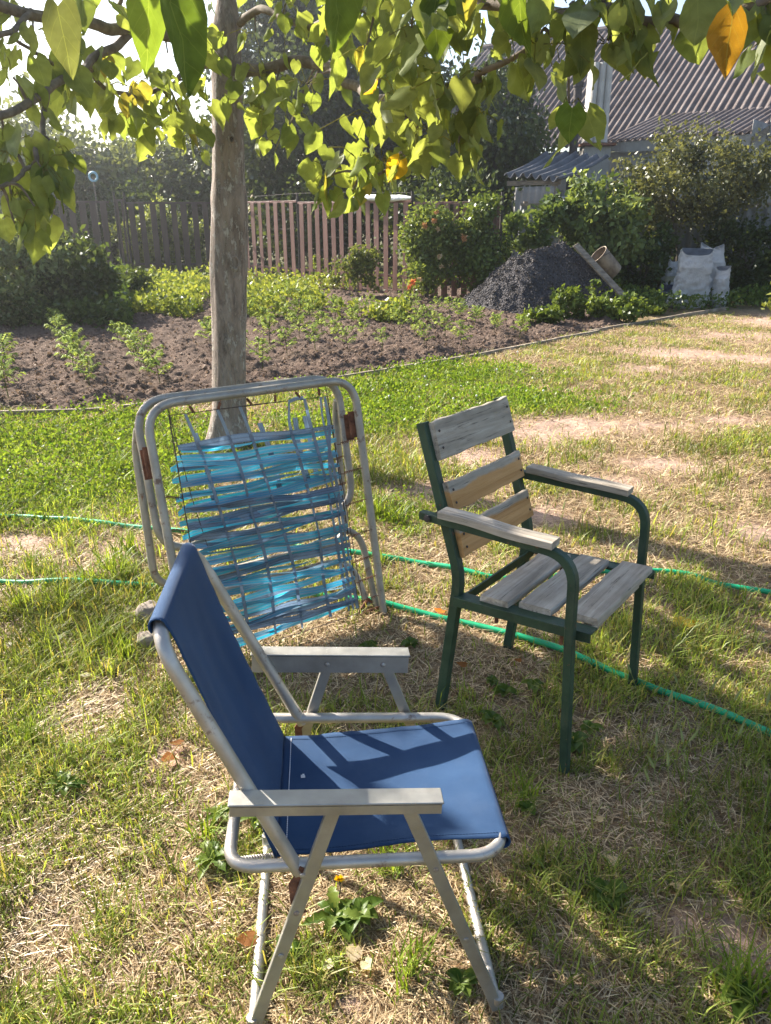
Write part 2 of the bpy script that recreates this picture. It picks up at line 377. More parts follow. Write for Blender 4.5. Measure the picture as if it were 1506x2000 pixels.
def m_sack(name, c1, c2):
    t = NT(name); v = t.coord('Object'); f = t.noise(v, 5, 6); g = t.noise(t.coord('Object', (1, 1, 1)), 9, 5)
    wv = t.n('ShaderNodeTexWave', wave_type='BANDS', bands_direction='Z'); wv.inputs['Scale'].default_value = 60; t.l(v, wv.inputs[0])
    col = t.mix(t.ramp(g, [(.5, (0, 0, 0)), (.75, (.5, .5, .5))]), t.ramp(f, [(.3, c1), (.7, c2)]), (.34, .30, .26))
    return t.pbr(col, .55, 0, t.bump(t.math('ADD', t.math('MULTIPLY', wv.outputs[1], .10), t.math('ADD', t.noise(v, 7, 6), t.noise(v, 16, 6, .65, 1.5))), 1.0, .05), .3)
M['sack'] = m_sack('white_woven_plastic', (.62, .605, .59), (.82, .81, .795))
M['sack_print'] = m_sack('navy_print', (.05, .07, .14), (.09, .11, .2))
M['sack_yellow'] = m_sack('yellow_print', (.5, .46, .28), (.6, .56, .36))
M['cloth'] = mat_noise('white_sheet', (.62, .61, .6), (.8, .79, .78), 5, .7, bump=.5)
M['blue_plastic'] = mat_noise('pale_blue_plastic', (.2, .4, .5), (.3, .5, .6), 8, .5)
M['bucket'] = mat_noise('rusty_tin', (.13, .095, .068), (.27, .215, .16), 9, .7, .3, bump=.6)
M['bucket_in'] = mat_noise('dusty_inside', (.38, .32, .26), (.5, .44, .36), 6, .85)
M['stone'] = mat_noise('brown_stone', (.13, .10, .08), (.26, .215, .175), 9, .9, bump=.6)
M['yellow'] = mat_noise('dandelion_yellow', (.75, .42, .0), (.85, .56, .01), 40, .7)

# ------------------------------------------------------------------ ground masks
bed_edge = [(-400, 822), (0, 806), (150, 802), (300, 790), (420, 784), (560, 757), (640, 742), (750, 722), (900, 700), (1060, 668), (1200, 640), (1330, 614), (1500, 585)]
EDGE = np.array([g2(*p) for p in bed_edge])
EX, EY = EDGE[:, 0], EDGE[:, 1]
def edge_y(x): return np.interp(x, EX, EY)
def blob(x, y, px, py, rx, ry):
    c = g2(px, py); wob = (fbm(x*2.2, y*2.2, 3, 5)-.5)*1.1
    return np.clip(1.25-np.sqrt(((x-c[0])/rx)**2+((y-c[1])/ry)**2)+wob, 0, 1)
def masks(x, y):
    x = np.asarray(x, float); y = np.asarray(y, float)
    n = fbm(x*3.2, y*3.2, 4, 3); n2 = fbm(x*8+9, y*8, 3, 8); n3 = fbm(x*.9, y*.9, 2, 33)
    lush = np.zeros_like(x); bare = np.zeros_like(x)
    for b in ((60, 870, 1.5, 1.0), (240, 930, .8, .8), (0, 960, 1.2, .6), (200, 840, 1.0, .5), (760, 770, 1.0, 1.2), (880, 735, 1.1, 1.0), (1000, 780, .8, .6), (740, 830, .5, .5), (620, 820, .5, .6), (400, 860, .6, .7), (780, 1000, .3, .3)):
        lush = np.maximum(lush, blob(x, y, *b))
    for b in ((1150, 835, .75, .42), (1300, 830, .7, .3), (1060, 850, .5, .35), (1250, 905, .5, .25), (1400, 820, .5, .25), (900, 890, .4, .3), (850, 960, .35, .3), (40, 1060, .22, .12), (230, 1070, .2, .12), (1480, 1040, .25, .2), (1440, 1840, .10, .14), (1330, 1800, .08, .05), (690, 1960, .05, .03), (330, 1480, .05, .06), (1060, 1010, .15, .2), (1430, 655, 1.3, .8), (1320, 690, .9, .6), (1506, 625, 1.2, 1.0), (1230, 725, .6, .35), (1470, 700, .7, .5), (1180, 940, .35, .2)):
        bare = np.maximum(bare, blob(x, y, *b))
    green = np.clip((n*.6+n2*.5+n3*.35-.60)*3.4, .08, 1)
    rightdry = np.clip((x-.25*y+.3)/1.0, 0, 1)*np.clip((y-2.4)/1.5, 0, 1)
    green = green*(1-.15*rightdry); green = np.clip(np.maximum(green, lush*1.1), 0, 1)
    lush = lush*(1-bare); green = green*(1-.93*bare)
    return green, lush, bare
def gh(x, y):
    x = np.asarray(x, float); y = np.asarray(y, float)
    return (fbm(x*3, y*3, 3, 21)-.5)*.024+(fbm(x*.5, y*.5, 2, 4)-.5)*.05*np.clip((np.hypot(x, y)-4)/6, 0, 1)

# ------------------------------------------------------------------ ground sheet
az = np.concatenate([np.linspace(-180, -50, 30)[:-1], np.linspace(-50, 50, 330), np.linspace(50, 180, 30)[1:]])
az = np.radians(az[:-1]); rr = np.concatenate([[.02], np.geomspace(.4, 14, 260), np.geomspace(15, 900, 40)])
A, R_ = np.meshgrid(az, rr); gx = (R_*np.sin(A)); gy = (R_*np.cos(A))
gz = gh(gx, gy)*np.clip((60-R_)/40, 0, 1)
inbed = (gy > edge_y(gx)+.05) & (gy < 17) & (gx > -13) & (gx < 2.8)
gz = np.where(inbed, gz-.06, gz)
gr, lu, ba = masks(gx, gy)
c_straw = np.array([.25, .18, .105]); c_green = np.array([.085, .085, .032]); c_bare = np.array([.40, .285, .225])
mixn = fbm(gx*9, gy*9, 3, 40)[..., None]
col = c_straw*(.65+.6*mixn); col = col*(1-gr[..., None]*.75)+c_green*gr[..., None]*.75
col = col*(1-ba[..., None])+c_bare*ba[..., None]*(.8+.4*mixn)
far = np.clip((R_-13)/4, 0, 1)[..., None]; col = col*(1-far)+np.array([.10, .10, .045])*far
V = np.stack([gx, gy, gz], -1).reshape(-1, 3); nr, na = gx.shape
I = np.arange(nr*na).reshape(nr, na); I2 = np.roll(I, -1, 1)
Fq = np.stack([I[:-1], I2[:-1], I2[1:], I[1:]], -1).reshape(-1, 4)[:, ::-1]
ground = fast('ground', V, Fq, M['ground'], col.reshape(-1, 3), smooth=True); tag(ground, kind='structure')

# garden bed of dark soil
bx = np.linspace(-7.5, 3.4, 560); bt = np.linspace(0, 1, 400)**1.6
BX, BT = np.meshgrid(bx, bt); Y0 = edge_y(BX)+.03; Y1 = np.full_like(BX, 16.5); Y1 = np.maximum(Y1, Y0+.3)
BY = Y0+(Y1-Y0)*BT
clod = fbm(BX*7, BY*7, 4, 60); fur = np.sin((BX*.78+BY*.35)*2*math.pi/1.05)
BZ = .012+.05*np.clip((BY-Y0)/.35, 0, 1)+np.clip(clod-.40, 0, 1)*.09+.03*fur*np.clip((BY-Y0)/.5, 0, 1)+(fbm(BX*19, BY*19, 3, 61)-.5)*.04+np.clip(fbm(BX*12, BY*12, 2, 63)-.6, 0, 1)*.10-.03
I = np.arange(BX.size).reshape(BX.shape); Fq = np.stack([I[:-1, :-1], I[:-1, 1:], I[1:, 1:], I[1:, :-1]], -1).reshape(-1, 4)
soil = fast('soil_bed', np.stack([BX, BY, BZ], -1).reshape(-1, 3), Fq, M['soil'], smooth=True); tag(soil, kind='structure')
kc = 16000; ax_ = RNG.uniform(-7, 3, kc); ay_ = edge_y(ax_)+.1+RNG.random(kc)**1.5*6
an_ = np.clip(((ax_-bx[0])/(bx[1]-bx[0])).astype(int), 0, 559); bt_ = np.clip((ay_-edge_y(ax_)-.03)/(16.5-edge_y(ax_)-.03), 0, 1); ai_ = np.clip(np.searchsorted(bt, bt_), 0, 399)
CLODS = (ax_, ay_, BZ[ai_, an_])
def bedz(x, y):
    y0 = edge_y(x)+.03
    return float(.012+.05*np.clip((y-y0)/.35, 0, 1)+np.clip(fbm(x*7, y*7, 4, 60)-.40, 0, 1)*.09+.03*np.sin((x*.78+y*.35)*2*math.pi/1.05)*np.clip((y-y0)/.5, 0, 1)-.03)

# edging boards along the bed
runs = [((-400, 826), (205, 806), 'old edging board half buried at the left end of the soil bed'), ((240, 800), (640, 750), 'long weathered edging board behind the leaning camp bed'),
        ((660, 742), (905, 702), 'thin edging board along green grass at the middle of the bed'), ((915, 700), (1170, 650), 'edging board in front of the gravel heap weeds'), ((1150, 650), (1420, 604), 'pale edging board running towards the white sacks')]
for a, b, lab in runs:
    p, q = at(*a), at(*b); L = np.linalg.norm(q-p); ang = math.atan2(q[1]-p[1], q[0]-p[0])
    mb = MB(); n = 14
    for i in range(n):
        t0 = i/n; t1 = (i+1)/n
        if i in (n//3,): continue
    pts = [p+(q-p)*t+np.array([0, (fbm(t*6, L, 2, 3)-.5)*.05, .012+(fbm(t*9, 3, 2, 9)-.5)*.02]) for t in np.linspace(0, 1, 16)]
    mb.tube(pts, .02, flat=(.028, .016), up=(0, 0, 1))
    tag(mb.build('edging_board', M['plank']), lab, 'board', 'edging boards of the garden bed')
# narrow trodden path strip beyond the boards on the right
# ------------------------------------------------------------------ grass
def blades(name, n, rmin, rmax, mode, azmax=50):
    r = (RNG.random(n)*(rmax**.75-rmin**.75)+rmin**.75)**(1/.75)
    a = np.radians(RNG.uniform(-azmax, azmax, n)); x = r*np.sin(a); y = r*np.cos(a)
    gr, lu, ba = masks(x, y); u = RNG.random(n); outbed = y < edge_y(x)+(fbm(x*5, y*0, 3, 18)-.42)*.35
    pz = fbm(x*8+3, y*8, 3, 77)
    if mode == 'green': keep = (u < (gr**1.1)*1.1*(.2+1.5*pz)*np.clip(.85+r*.08, 1, 1.6)) & outbed
    elif mode == 'straw': keep = (u < (1-.8*lu)*(1-.90*ba)*(.35+.75*(1-gr))) & outbed
    else: keep = (u < lu) & outbed
    x, y, r, gr, lu = x[keep], y[keep], r[keep], gr[keep], lu[keep]; n = len(x)
    z = gh(x, y); sc = np.clip((r/1.9), .8, 8)**.45
    th = RNG.uniform(0, 2*math.pi, n); d = np.stack([np.cos(th), np.sin(th), 0*th], -1); side = np.stack([-np.sin(th), np.cos(th), 0*th], -1)
    if mode == 'green':
        h = RNG.gamma(3, .0095, n)*(.55+1.0*fbm(x*4, y*4, 2, 91))*(1-.25*lu)*np.clip(sc, .9, 1.25)*np.clip(1.25-r*.06, .6, 1); lean = RNG.uniform(.2, 1.35, n)*h; wd = RNG.uniform(.0011, .0023, n)*sc
        tone = RNG.random((n, 1)); c = np.array([.095, .130, .026])*(1-tone)+np.array([.29, .355, .078])*tone
        y_ = (RNG.random((n, 1)) < .24*(1-lu[:, None])); c = np.where(y_, np.array([.33, .29, .11])*(.6+.6*tone), c)
        patch = fbm(x*2+50, y*2, 3, 12)[:, None]; c = c*(.5+1.0*patch)
    elif mode == 'straw':
        h = RNG.uniform(.002, .022, n)*np.clip(sc, .9, 1.6); lean = RNG.uniform(.02, .075, n)*np.clip(sc, 1, 2); wd = RNG.uniform(.0010, .0021, n)*sc
        tone = RNG.random((n, 1))**1.4; c = np.array([.17, .098, .045])*(1-tone)+np.array([.76, .61, .38])*tone
    p0 = np.stack([x, y, z-.004], -1); up = np.array([0, 0, 1.])
    p1 = p0+up*h[:, None]*.62+d*lean[:, None]*.35; p2 = p0+up*h[:, None]*.95+d*lean[:, None]
    w = side*wd[:, None]
    V = np.stack([p0-w, p0+w, p1+w*.85, p1-w*.85, p2+w*.12, p2-w*.12], 1).reshape(-1, 3)
    o = (np.arange(n)*6)[:, None]; Fc = np.stack([o+np.array([0, 1, 2, 3]), o+np.array([3, 2, 4, 5])], 1).reshape(-1, 4)
    base = np.array([.8, .8, .8, 1, 1, 1][:6]); cc = np.repeat(c, 6, 0)
    return fast(name, V, Fc, M['grass' if mode == 'green' else 'straw'], cc)
tag(blades('grass', 900000, .62, 13.5, 'green'), kind='stuff')
tag(blades('dry_grass', 620000, .62, 13.5, 'straw'), kind='stuff')

LEAF4 = np.array([[0, 0, 0], [.32, .45, .06], [0, 1, 0], [-.32, .45, .06]])
def orient(n, dirs=None, spread=1.0):
    """random frames (n,3,3), rows: across, along, normal; along biased to dirs"""
    a = RNG.normal(size=(n, 3))*spread
    if dirs is not None: a = a+dirs
    a /= np.linalg.norm(a, axis=1, keepdims=True)
    b = RNG.normal(size=(n, 3)); b -= a*(a*b).sum(1, keepdims=True); b /= np.linalg.norm(b, axis=1, keepdims=True)
    return np.stack([b, a, np.cross(b, a)], 1)
def scatter(name, pos, size, col, mat, tmpl=LEAF4, faces=((0, 1, 2, 3),), dirs=None, spread=1.0, parent=None, uv=None, extra=None):
    n = len(pos); Fm = orient(n, dirs, spread); k = len(tmpl)
    V = np.einsum('kj,njc->nkc', tmpl, Fm)*np.asarray(size).reshape(-1, 1, 1)+np.asarray(pos)[:, None, :]
    o = (np.arange(n)*k)[:, None, None]; Fc = (o+np.array(faces)[None]).reshape(-1, len(faces[0]))
    V = V.reshape(-1, 3); cc = np.repeat(col, k, 0)
    u = np.tile(uv, (n, 1)) if uv is not None else None
    return fast(name, V, Fc, mat, cc, u, parent)
CUBE = np.array([[-.5, -.4, -.3], [.5, -.45, -.3], [.5, .45, -.3], [-.5, .4, -.3], [-.35, -.3, .4], [.4, -.25, .35], [.3, .3, .45], [-.4, .3, .3]])
CUBEF = [(0, 1, 5, 4), (1, 2, 6, 5), (2, 3, 7, 6), (3, 0, 4, 7), (4, 5, 6, 7)]
kc = len(CLODS[0]); tn = RNG.random((kc, 1))
tag(scatter('soil_clods', np.stack(CLODS, -1)+np.array([0, 0, .006]), RNG.gamma(1.6, .0055, kc)+.004, np.array([.10, .070, .055])*(1-tn)+np.array([.22, .165, .13])*tn, M['straw'], tmpl=CUBE, faces=CUBEF), kind='stuff')
# leafy ground cover in the lush strips
n = 260000; r = (RNG.random(n)*(9.5**.9-2.2**.9)+2.2**.9)**(1/.9); a = np.radians(RNG.uniform(-48, 30, n)); x = r*np.sin(a); y = r*np.cos(a)
gr, lu, ba = masks(x, y); keep = (RNG.random(n) < lu*(.25+1.2*fbm(x*6, y*6, 3, 31))) & (y < edge_y(x)+(fbm(x*4, y*0, 3, 19)-.35)*.5); x, y, r = x[keep], y[keep], r[keep]; n = len(x)
hgt = RNG.random(n)**1.4*.065*(.5+fbm(x*3, y*3, 3, 14)); tone = RNG.random((n, 1))
cc = (np.array([.07, .14, .022])*(1-tone)+np.array([.20, .27, .045])*tone)*(.7+.5*fbm(x*2, y*2, 2, 15))[:, None]
tag(scatter('ground_cover', np.stack([x, y, gh(x, y)+hgt], -1), RNG.uniform(.010, .022, n)*np.clip(r/3.5, .9, 1.7), cc, M['grass'], dirs=np.array([0, 0, .5])), kind='stuff')

# potato-leaf cover at the back of the bed and weeds under the fences
def cover(name, n, fn, size, hmax, c1, c2):
    x, y = fn(n); k = np.ones(len(x), bool); n = len(x); tone = RNG.random((n, 1)); h = RNG.random(n)**1.2*hmax*(.3+1.2*fbm(x*1.3, y*1.3, 3, 9))
    pos = np.stack([x, y, h+.02], -1); return tag(scatter(name, pos, RNG.uniform(*size, n), np.array(c1)*(1-tone)+np.array(c2)*tone, M['foliage'], dirs=np.array([0, -.2, .3])), kind='stuff')
def f_pot(n):
    px = RNG.uniform(200, 800, n); py = 556+RNG.random(n)**.9*72+(px-500)*.02
    P = np.array([g2(a, b) for a, b in zip(px, py)]); keep = fbm(P[:, 0]*.9, P[:, 1]*.9, 3, 88) > .40+.25*(py-556)/80
    return P[keep, 0], P[keep, 1]
cover('vegetable_foliage', 26000, f_pot, (.05, .11), .34, (.10, .15, .03), (.30, .33, .08))
def f_weed(n):
    px = RNG.uniform(-60, 260, n); py = 560+RNG.random(n)*85
    P = np.array([g2(a, b) for a, b in zip(px, py)]); return P[:, 0], P[:, 1]
cover('weeds', 16000, f_weed, (.05, .11), .55, (.04, .075, .02), (.11, .16, .04))
def f_weed2(n):
    px = RNG.uniform(1040, 1560, n); py = 575+RNG.random(n)**1.5*40-np.clip((px-1200)/300, 0, 1)*12
    P = np.array([g2(a, b) for a, b in zip(px, py)]); return P[:, 0], P[:, 1]
cover('hedge_bottom_weeds', 9000, f_weed2, (.05, .10), .30, (.045, .085, .02), (.14, .19, .05))

# ------------------------------------------------------------------ folding camp chair (blue canvas)
def frame_matrix(cx, cy, yaw, tx, ty):
    yaw = math.radians(yaw); B = Matrix(((math.cos(yaw), -math.sin(yaw), 0), (math.sin(yaw), math.cos(yaw), 0), (0, 0, 1)))
    R = Matrix.Rotation(math.radians(tx), 3, 'X') @ Matrix.Rotation(math.radians(ty), 3, 'Y')
    return Matrix.Translation((cx, cy, 0)) @ (B @ R).to_4x4()
BMAT = frame_matrix(-.04, 1.227, 5.11, -1.40, .03)
chair = empty('folding_chair', None, 'blue canvas folding camp chair with bare aluminium tube frame', 'folding chair', mat=BMAT)
hin, top = (-.131, .372), (-.338, .834)
pts = [(hin[0], -.2175, hin[1]), (top[0], -.188, top[1]), (top[0], .188, top[1]), (hin[0], .2175, hin[1])]
mb = MB(); mb.tube(round_poly(pts, .075, 7, closed=False), .0125, 12); mb.build('back_frame', M['alu'], chair, True)
pts = [(-.253, -.2175, .392), (-.253, .2175, .392), (.243, .208, .369), (.243, -.208, .369)]
mb = MB(); mb.tube(round_poly(pts, [.05, .05, .068, .068], 8), .0115, 12, closed=True); mb.build('seat_frame', M['alu'], chair, True)
for s in (-1, 1):
    mb = MB(); mb.tube([(-.066, s*.2335, .520), (-.150, s*.2325, .262), (-.231, s*.231, .014)], .01, flat=(.0065, .0115), up=(0, 1, 0)); mb.build('leg', M['alu_arm'], chair)
    mb = MB(); mb.tube([(.057, s*.2335, .516), (.148, s*.2325, .262), (.237, s*.231, .014)], .01, flat=(.0065, .0115), up=(0, 1, 0)); mb.build('leg', M['alu_arm'], chair)
    # inverted channel armrest
    a0, a1 = np.array([-.238, s*.236, .550]), np.array([.116, s*.236, .528]); d = (a1-a0)/np.linalg.norm(a1-a0); L = np.linalg.norm(a1-a0)
    R = np.array([d, [0, 1, 0], np.cross(d, [0, 1, 0])]); mid = (a0+a1)/2
    mb = MB(); mb.box(mid+R[2]*.004, (L, .038, .004), R, bevel=.0012)
    for q, fh in ((s, .018), (-s, .040)): mb.box(mid-R[2]*(fh/2-.0015)+R[1]*q*.0175, (L-.006, .0022, fh), R)
    arm = mb.build('armrest', M['alu_arm'], chair)
    for uu in (-.069, .056, -.205):
        p = a0+(a1-a0)*((uu+.238)/.354)-R[2]*.018
        for q in (-s,):
            mb = MB(); mb.lathe([(.0062, 0), (.0058, .0016), (.0035, .0032), (.0002, .0036)], p+R[1]*q*.0187, 10, (0, q, 0)); mb.build('rivet', M['screw'], arm, True)
    # rusty hinge strap between back, seat and rear leg
    mb = MB(); mb.tube([(-.121, s*.2262, .388), (-.142, s*.2262, .352), (-.140, s*.2262, .312), (-.128, s*.2262, .285)], .01, flat=(.0015, .0085), up=(0, 1, 0)); mb.build('hinge_strap', M['rust'], chair)
    for uu, zz in ((-.124, .384), (-.138, .300), (-.170, .202), (.168, .205), (.108, .376)):
        mb = MB(); mb.lathe([(.0055, 0), (.005, .002), (.0002, .0032)], (uu, s*.2390, zz), 10, (0, s, 0)); mb.build('rivet', M['screw'], chair, True)
    # tension spring at the rear corner
    p, q = np.array([-.243, s*.205, .392]), np.array([-.180, s*.174, .366]); ax = (q-p)/np.linalg.norm(q-p); e1 = np.cross(ax, [0, 0, 1]); e1 /= np.linalg.norm(e1); e2 = np.cross(ax, e1)
    mb = MB(); mb.tube([p+(q-p)*t+(e1*math.cos(t*2*math.pi*14)+e2*math.sin(t*2*math.pi*14))*.0065 for t in np.linspace(0, 1, 170)], .0016, 5); mb.build('spring', M['alu'], chair, True)
for u0 in (-.231, .237):
    mb = MB(); mb.tube(round_poly([(u0, -.231, .045), (u0, -.231, .012), (u0, .231, .012), (u0, .231, .045)], .03, 5, closed=False), .0115, 12); mb.build('ground_bar', M['alu'], chair, True)
# canvas
def grid(name, fn, nu, nv, mat, parent, thick=.0022):
    V = []; 
    for i in range(nu+1):
        for j in range(nv+1): V.append(fn(i/nu, j/nv))
    Fq = [(i*(nv+1)+j, (i+1)*(nv+1)+j, (i+1)*(nv+1)+j+1, i*(nv+1)+j+1) for i in range(nu) for j in range(nv)]
    o = fast(name, np.array(V), np.array(Fq), mat, parent=parent, smooth=True)
    m = o.modifiers.new('thickness', 'SOLIDIFY'); m.thickness = thick; m.offset = 0; return o
cre = np.array([-.172, .366])
def back_fn(a, b):
    # a: 0 at crease .. 1 over the top bar; b across
    s = b*2-1
    tp = np.array(top); d = (tp-cre); L = np.linalg.norm(d); d /= L; nrm = np.array([d[1], -d[0]])   # nrm faces forward
    t = a*1.12
    if t < 1.0:
        p = cre+d*L*t+nrm*(.0145*min(1, t/.95))-nrm*.018*math.sin(math.pi*t)*(1-s*s)
        fold = (.0011*math.sin(s*14+t*3.0+2*float(noise(t*3, s*2, 5)))+.004*(float(fbm(s*2.2+3, t*2.0, 3, 44))-.5))*math.sin(math.pi*min(t, 1))+.0016*(float(noise(s*3, t*26, 6))-.5)*max(0, abs(s)-.75)*4
        p = p+nrm*fold
    else:
        an = (t-1.0)/.12*math.pi*1.15
        p = tp+nrm*.0145*math.cos(an)+d*.0145*math.sin(an)
    w_ = .180+(.160-.180)*min(t, 1); w_ -= .012*math.sin(math.pi*min(t, 1))
    return (p[0], s*w_, p[1])
back = grid('backrest', back_fn, 60, 36, M['canvas'], chair)
def seat_fn(a, b):
    s = b*2-1; t = a*1.1
    f = np.array([.243, .369+.0135]); r0 = cre+np.array([.0, 0])
    if t < 1.0:
        p = r0+(f-r0)*t; p[1] += -.020*math.sin(math.pi*t)*(1-s*s)+.0010*math.sin(s*11+t*9)+.006*(float(fbm(s*2+7, t*3, 3, 45))-.5)+.003*(float(noise(s*2, t*22, 8))-.5)*max(0, abs(s)-.7)*3
    else:
        an = (t-1)/.1*math.pi*1.1; p = np.array([.243, .369])+.0135*np.array([math.sin(an), math.cos(an)])
    w_ = .176+(.180-.176)*min(t, 1)-.005*math.sin(math.pi*min(t, 1))
    return (p[0], s*w_, p[1])
seat = grid('seat', seat_fn, 60, 36, M['canvas'], chair)
mb = MB()
for i in range(60):
    y0 = -.17+.34*i/60; a_ = seat_fn(.03, (y0/.176+1)/2)
    mb.box((a_[0]+.003, y0, a_[2]+.0028), (.0016, .0034, .0014))
mb.build('stitching', M['thread'], seat)
for nn in (-1, 1):
    mb = MB()
    for i in range(70):
        q = seat_fn(.04+.86*i/70, .5+nn*.465); mb.box((q[0], q[1], q[2]+.0018), (.0036, .0010, .0010))
    mb.build('stitching', M['canvas'], seat)
q = seat_fn(.10, .62); mb = MB()
for k in range(7): mb.box((q[0]+random.uniform(-.004, .004), q[1]+random.uniform(-.004, .004), q[2]+.004), (.004, .004, .002))
mb.build('petal_crumb', M['cloth'], None); tag(bpy.data.objects['petal_crumb'], 'tiny cream petal lying on the blue canvas seat', 'petal'); bpy.data.objects['petal_crumb'].matrix_world = BMAT

# ------------------------------------------------------------------ green garden armchair
GMAT = frame_matrix(.448, 2.075, -37.3, -.783, -.508); GI = GMAT.inverted()
gch = empty('garden_armchair', None, 'old garden armchair with dark green iron frame and weathered grey boards', 'armchair', mat=GMAT)
def gl_(px, py, z): return GI @ Vector(at(px, py, z))
for s in (-1, 1):
    n0 = s*.217
    mb = MB(); mb.tube(round_poly([(-.178, n0, 0), (-.127, n0, .469), (-.268, n0, .905)], .05, 5, closed=False), .01, flat=(.014, .015), up=(0, 1, 0)); mb.build('back_post', M['green_paint'], gch)
    n1 = s*.262
    path = [(-.235, n1, .652), (.178, n1, .645), (.232, n1, .640), (.236, n1, .56), (.250, n1, .43), (.264, n1, 0)]
    mb = MB(); mb.tube(round_poly([(-.235, n1, .650), (.236, n1, .642), (.241, n1, .44), (.264, n1, 0)], [0, .085, .04, 0], 8, closed=False), .01, flat=(.0125, .012), up=(0, 1, 0)); mb.build('arm_and_leg', M['green_paint'], gch)
    mb = MB(); mb.tube([(-.203, s*.2475, .648), (-.203, s*.214, .648)], .007, 8); mb.lathe([(.011, 0), (.011, .008), (.002, .010)], (-.203, s*.276, .650), 6, (0, s, 0)); mb.build('bolt', M['iron'], gch)
    mb = MB(); mb.tube([(-.128, s*.2435, .398), (.290, s*.2435, .420)], .01, flat=(.0035, .014), up=(0, 1, 0)); mb.tube([(-.128, s*.2195, .4085), (.290, s*.2195, .4295)], .01, flat=(.0205, .0028), up=(0, 1, 0)); mb.build('seat_rail', M['green_paint'], gch)
    # arm boards with rounded, worn edges
    pts = []
    for i in range(13):
        t = i/12; pts.append((-.165+.345*t, n1+.002*math.sin(t*7), .6725-.009*t+.0012*math.sin(t*9+s)))
    mb = MB(); mb.tube(pts, .01, flat=(.026, .0105), up=(0, 1, 0)); mb.build('arm_board', M['wood_x'], gch)
def board(name, c0, ax_w, width, th, half, mat, parent, seed, curve=0.0):
    """board running along local y, ax_w: direction of its width, uneven worn outline"""
    aw = np.array(ax_w, float); aw /= np.linalg.norm(aw); an = np.cross(aw, [0, 1, 0]); n = 26; prof = [(-1, -.6), (-.96, 1), (.96, 1), (1, .6), (1, -1), (-1, -1)]
    prof = [(-1, -.55), (-1, .45), (-.95, 1), (.95, 1), (1, .45), (1, -.55), (.96, -1), (-.96, -1)]
    V = []; k = len(prof)
    for i in range(n+1):
        y = -half+2*half*i/n
        for j, (a, b) in enumerate(prof):
            wob = (float(noise(i*.35, seed+ (0 if a < 0 else 9)))-.5)*.006
            V.append(np.array(c0)+aw*(a*width/2+wob*(1 if a > 0 else -1))+an*(b*th/2+curve*((y/half)**2))+np.array([0, y+(float(noise(j*.7, seed+20))-.5)*.006*(1 if i == n else (-1 if i == 0 else 0)), 0]))
    mb = MB(); fs = [(i*k+j, i*k+(j+1) % k, (i+1)*k+(j+1) % k, (i+1)*k+j) for i in range(n) for j in range(k)]; fs += [tuple(range(k))[::-1], tuple(n*k+j for j in range(k))]
    mb.add(V, fs); return mb.build(name, mat, parent)
pd = np.array([-.141, 0, .436]); pd /= np.linalg.norm(pd); pn = np.array([pd[2], 0, -pd[0]])  # post direction, forward normal
pb = np.array([-.127, 0, .469])
for i, (a, b, mt, lab) in enumerate(((.345, .456, 'wood_y', 'weathered grey top back board'), (.190, .277, 'wood_v1', 'back board with orange varnish left on its lower half'), (.056, .146, 'wood_v2', 'lowest back board, mostly orange varnish'))):
    c = pb+pd*((a+b)/2)+pn*.0255; bd = board('back_board', c, pd, b-a, .019, .213, M[mt], gch, 3+i, 0.002); bd['label'] = lab
    for yy in (-.196, .196):
        for q_ in (-.22, .22):
            mb = MB(); mb.lathe([(.0042, 0), (.0035, .0016), (.0004, .002)], c+pd*(b-a)*q_+pn*.0095+np.array([0, yy, 0]), 8, pn); mb.build('screw', M['iron'], bd)
for i, (uc, wd) in enumerate(((-.006, .092), (.111, .098), (.240, .094))):
    board('seat_board', (uc, (-.018, .004, .022)[i], .4325+.045*(uc-.1)), (1, 0, .045), wd, .022, .208, M['wood_y'], gch, 31+i, -.0015)
mb = MB(); mb.box((.245, 0, .392), (.03, .42, .026), bevel=.003); mb.build('under_board', M['wood_y'], gch)
mb = MB(); mb.tube([(-.118, -.245, .392), (-.118, .245, .392)], .01, flat=(.014, .0035), up=(0, 0, 1)); mb.build('cross_bar', M['green_paint'], gch)
for uu in (.0, .20):
    for s in (-1, 1):
        mb = MB(); mb.lathe([(.006, 0), (.006, -.045), (.003, -.047)], (uu, s*.215, .404), 8); mb.build('bolt', M['rust'], gch)

# ------------------------------------------------------------------ folded camp bed standing on edge
BO = np.array([-.007, 2.607, 0]); byaw, blean = math.radians(33.69), math.radians(12.63)
bU = np.array([math.cos(byaw), math.sin(byaw), 0]); bN = np.array([-math.sin(byaw), math.cos(byaw), 0]); bV = bN*math.sin(blean)+np.array([0, 0, math.cos(blean)]); bK = np.cross(bV, bU)
mw = Matrix(((bU[0], bK[0], bV[0], BO[0]), (bU[1], bK[1], bV[1], BO[1]), (bU[2], bK[2], bV[2], BO[2]), (0, 0, 0, 1)))
bed = empty('camp_bed', None, 'folded camp bed with torn cyan webbing standing against the tree', 'camp bed', mat=mw)
def bp(u, v, o=0.0): return np.array([-u, o, v])
def ring(name, u0, u1, v0, v1, off0, off1, r, closed=True, rad=.085, mat='bed_tube'):
    g = lambda v: off0+(off1-off0)*(v-v0)/(v1-v0)
    if closed: pts = [bp(u0, v0, g(v0)), bp(u0, v1, g(v1)), bp(u1, v1, g(v1)), bp(u1, v0, g(v0))]
    else: pts = [bp(u0, v0, g(v0)), bp(u0, v1, g(v1)), bp(u1, v1, g(v1)), bp(u1, v0, g(v0))]
    mb = MB(); mb.tube(round_poly(pts, rad, 8, closed), r, 12, closed=closed); return mb.build(name, M[mat], bed, True)
ring('front_frame', .0, .772, .005, .912, 0, 0, .0148, closed=False, rad=.105)
ring('middle_frame', .032, .785, .425, .928, .066, .066, .0142, rad=.11)
